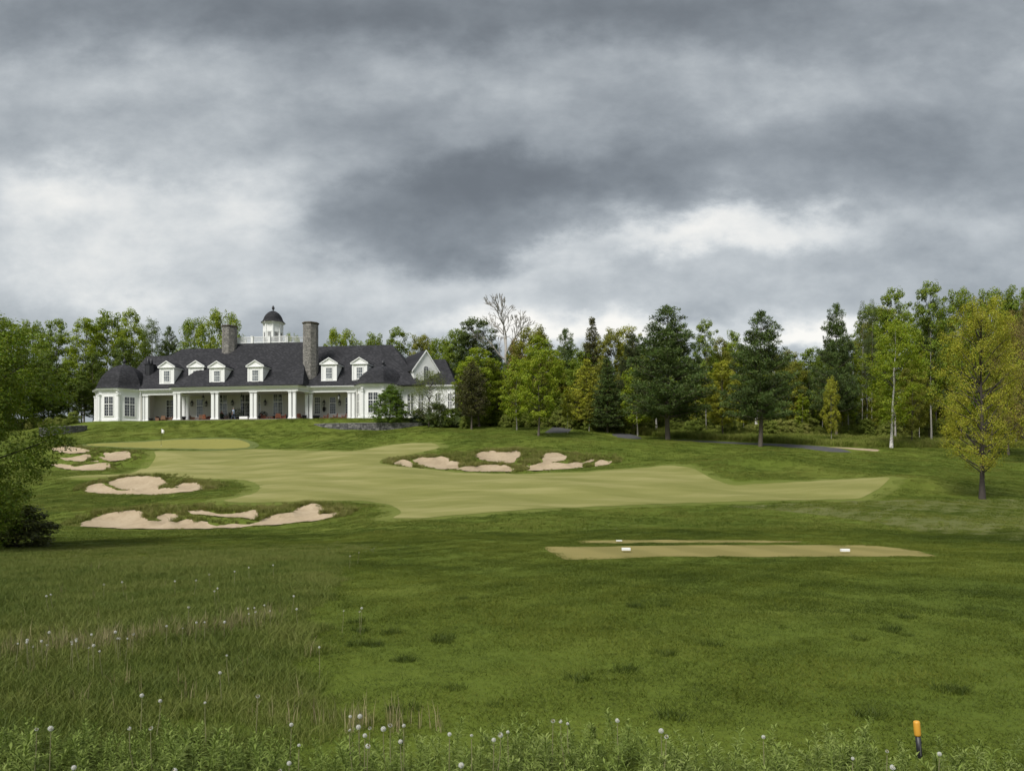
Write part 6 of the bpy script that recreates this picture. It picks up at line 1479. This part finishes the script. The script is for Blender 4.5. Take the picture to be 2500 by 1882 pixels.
# ---- stake, tee markers, flag
M['yellow'] = plain('yellow_plastic', (.62, .31, .035), .5, .12, 20); 
x, y = hit(2246, 1850); z = zg(x, y); r_ = empty('marker_stake', (x, y, z), 0, 'short black stake with a yellow cap standing in the weeds at lower right', 'stake')
r_.rotation_euler = (0, R(-5.5), 0); k_ = y / F     # metres per photo pixel there
hh = 92 * k_; yl = 37 * k_; rd = 7.6 * k_
MB().lathe((0, 0, 0), [(rd * .82, -.05), (rd * .82, hh - yl + .004)], 14).build('stake_post', M['black'], r_, True)
mb = MB(); mb.lathe((0, 0, hh - yl), [(rd * .9, 0), (rd * 1.02, .002), (rd * 1.04, yl * .12), (rd * 1.04, yl * .86), (rd * .86, yl * .97), (rd * .4, yl * 1.0)], 16); cpp = mb.build('yellow_cap', M['yellow'], r_, True)
MB().b2(-rd * .1, rd * .1, -rd * .86, -rd * .80, .02, hh - yl - .006).build('post_strip', plain('strip_grey', (.12, .12, .12), .7, .2), r_)  # narrow lighter grey strip up the front of the post
for px, py, w, h_, lab in [(1528.5, 1345, 21, 6.5, 'white tee marker block, left one on the near tee'), (2063, 1347.5, 21, 6.5, 'white tee marker block, right one on the near tee'), (1511.5, 1323.5, 14, 2.6, 'small white tee marker on the narrow tee behind')]:
    x, y = hit(px, py + h_ / 2); k_ = y / F; mb = MB(); mb.box((0, 0, h_ * k_ / 2), (w * k_, .11, h_ * k_)); o = tag(mb.build('tee_marker', M['white']), lab, 'tee marker'); o.location = (x, y, zg(x, y) + .05)
    bv = o.modifiers.new('b', 'BEVEL'); bv.width = .008; bv.segments = 2
x, y = hit(393.5, 1089); z = zg(x, y) + .06; r_ = empty('golf_flag', (x, y, z), 0, 'white flag on a thin pole at the left of the green', 'flag'); k_ = y / F
MB().tube([(0, 0, -.1), (0, 0, 42 * k_)], [.014, .011], 6).build('flag_pole', M['bark_dark'], r_)
mb = MB(); V_ = []; nx_, nz_ = 7, 6
for i in range(nx_):
    for j in range(nz_):
        f = i / (nx_ - 1); q = j / (nz_ - 1); V_.append((.012 + .40 * f * (1 - .25 * q), .05 * math.sin(f * 6 + q * 2), 41 * k_ - .46 * q - .20 * f * (1 - .3 * q) - .02))
mb.add(V_, [(i * nz_ + j, (i + 1) * nz_ + j, (i + 1) * nz_ + j + 1, i * nz_ + j + 1) for i in range(nx_ - 1) for j in range(nz_ - 1)])
o = mb.build('flag_cloth', M['white'], r_, True); sm_ = o.modifiers.new('s', 'SOLIDIFY'); sm_.thickness = .006
MB().lathe((0, 0, -.1), [(.06, 0), (.06, .105), (.055, .105)], 12).build('hole_cup', M['frame'], r_)
# litter of fallen petals / tissue-white flowers on the lawn
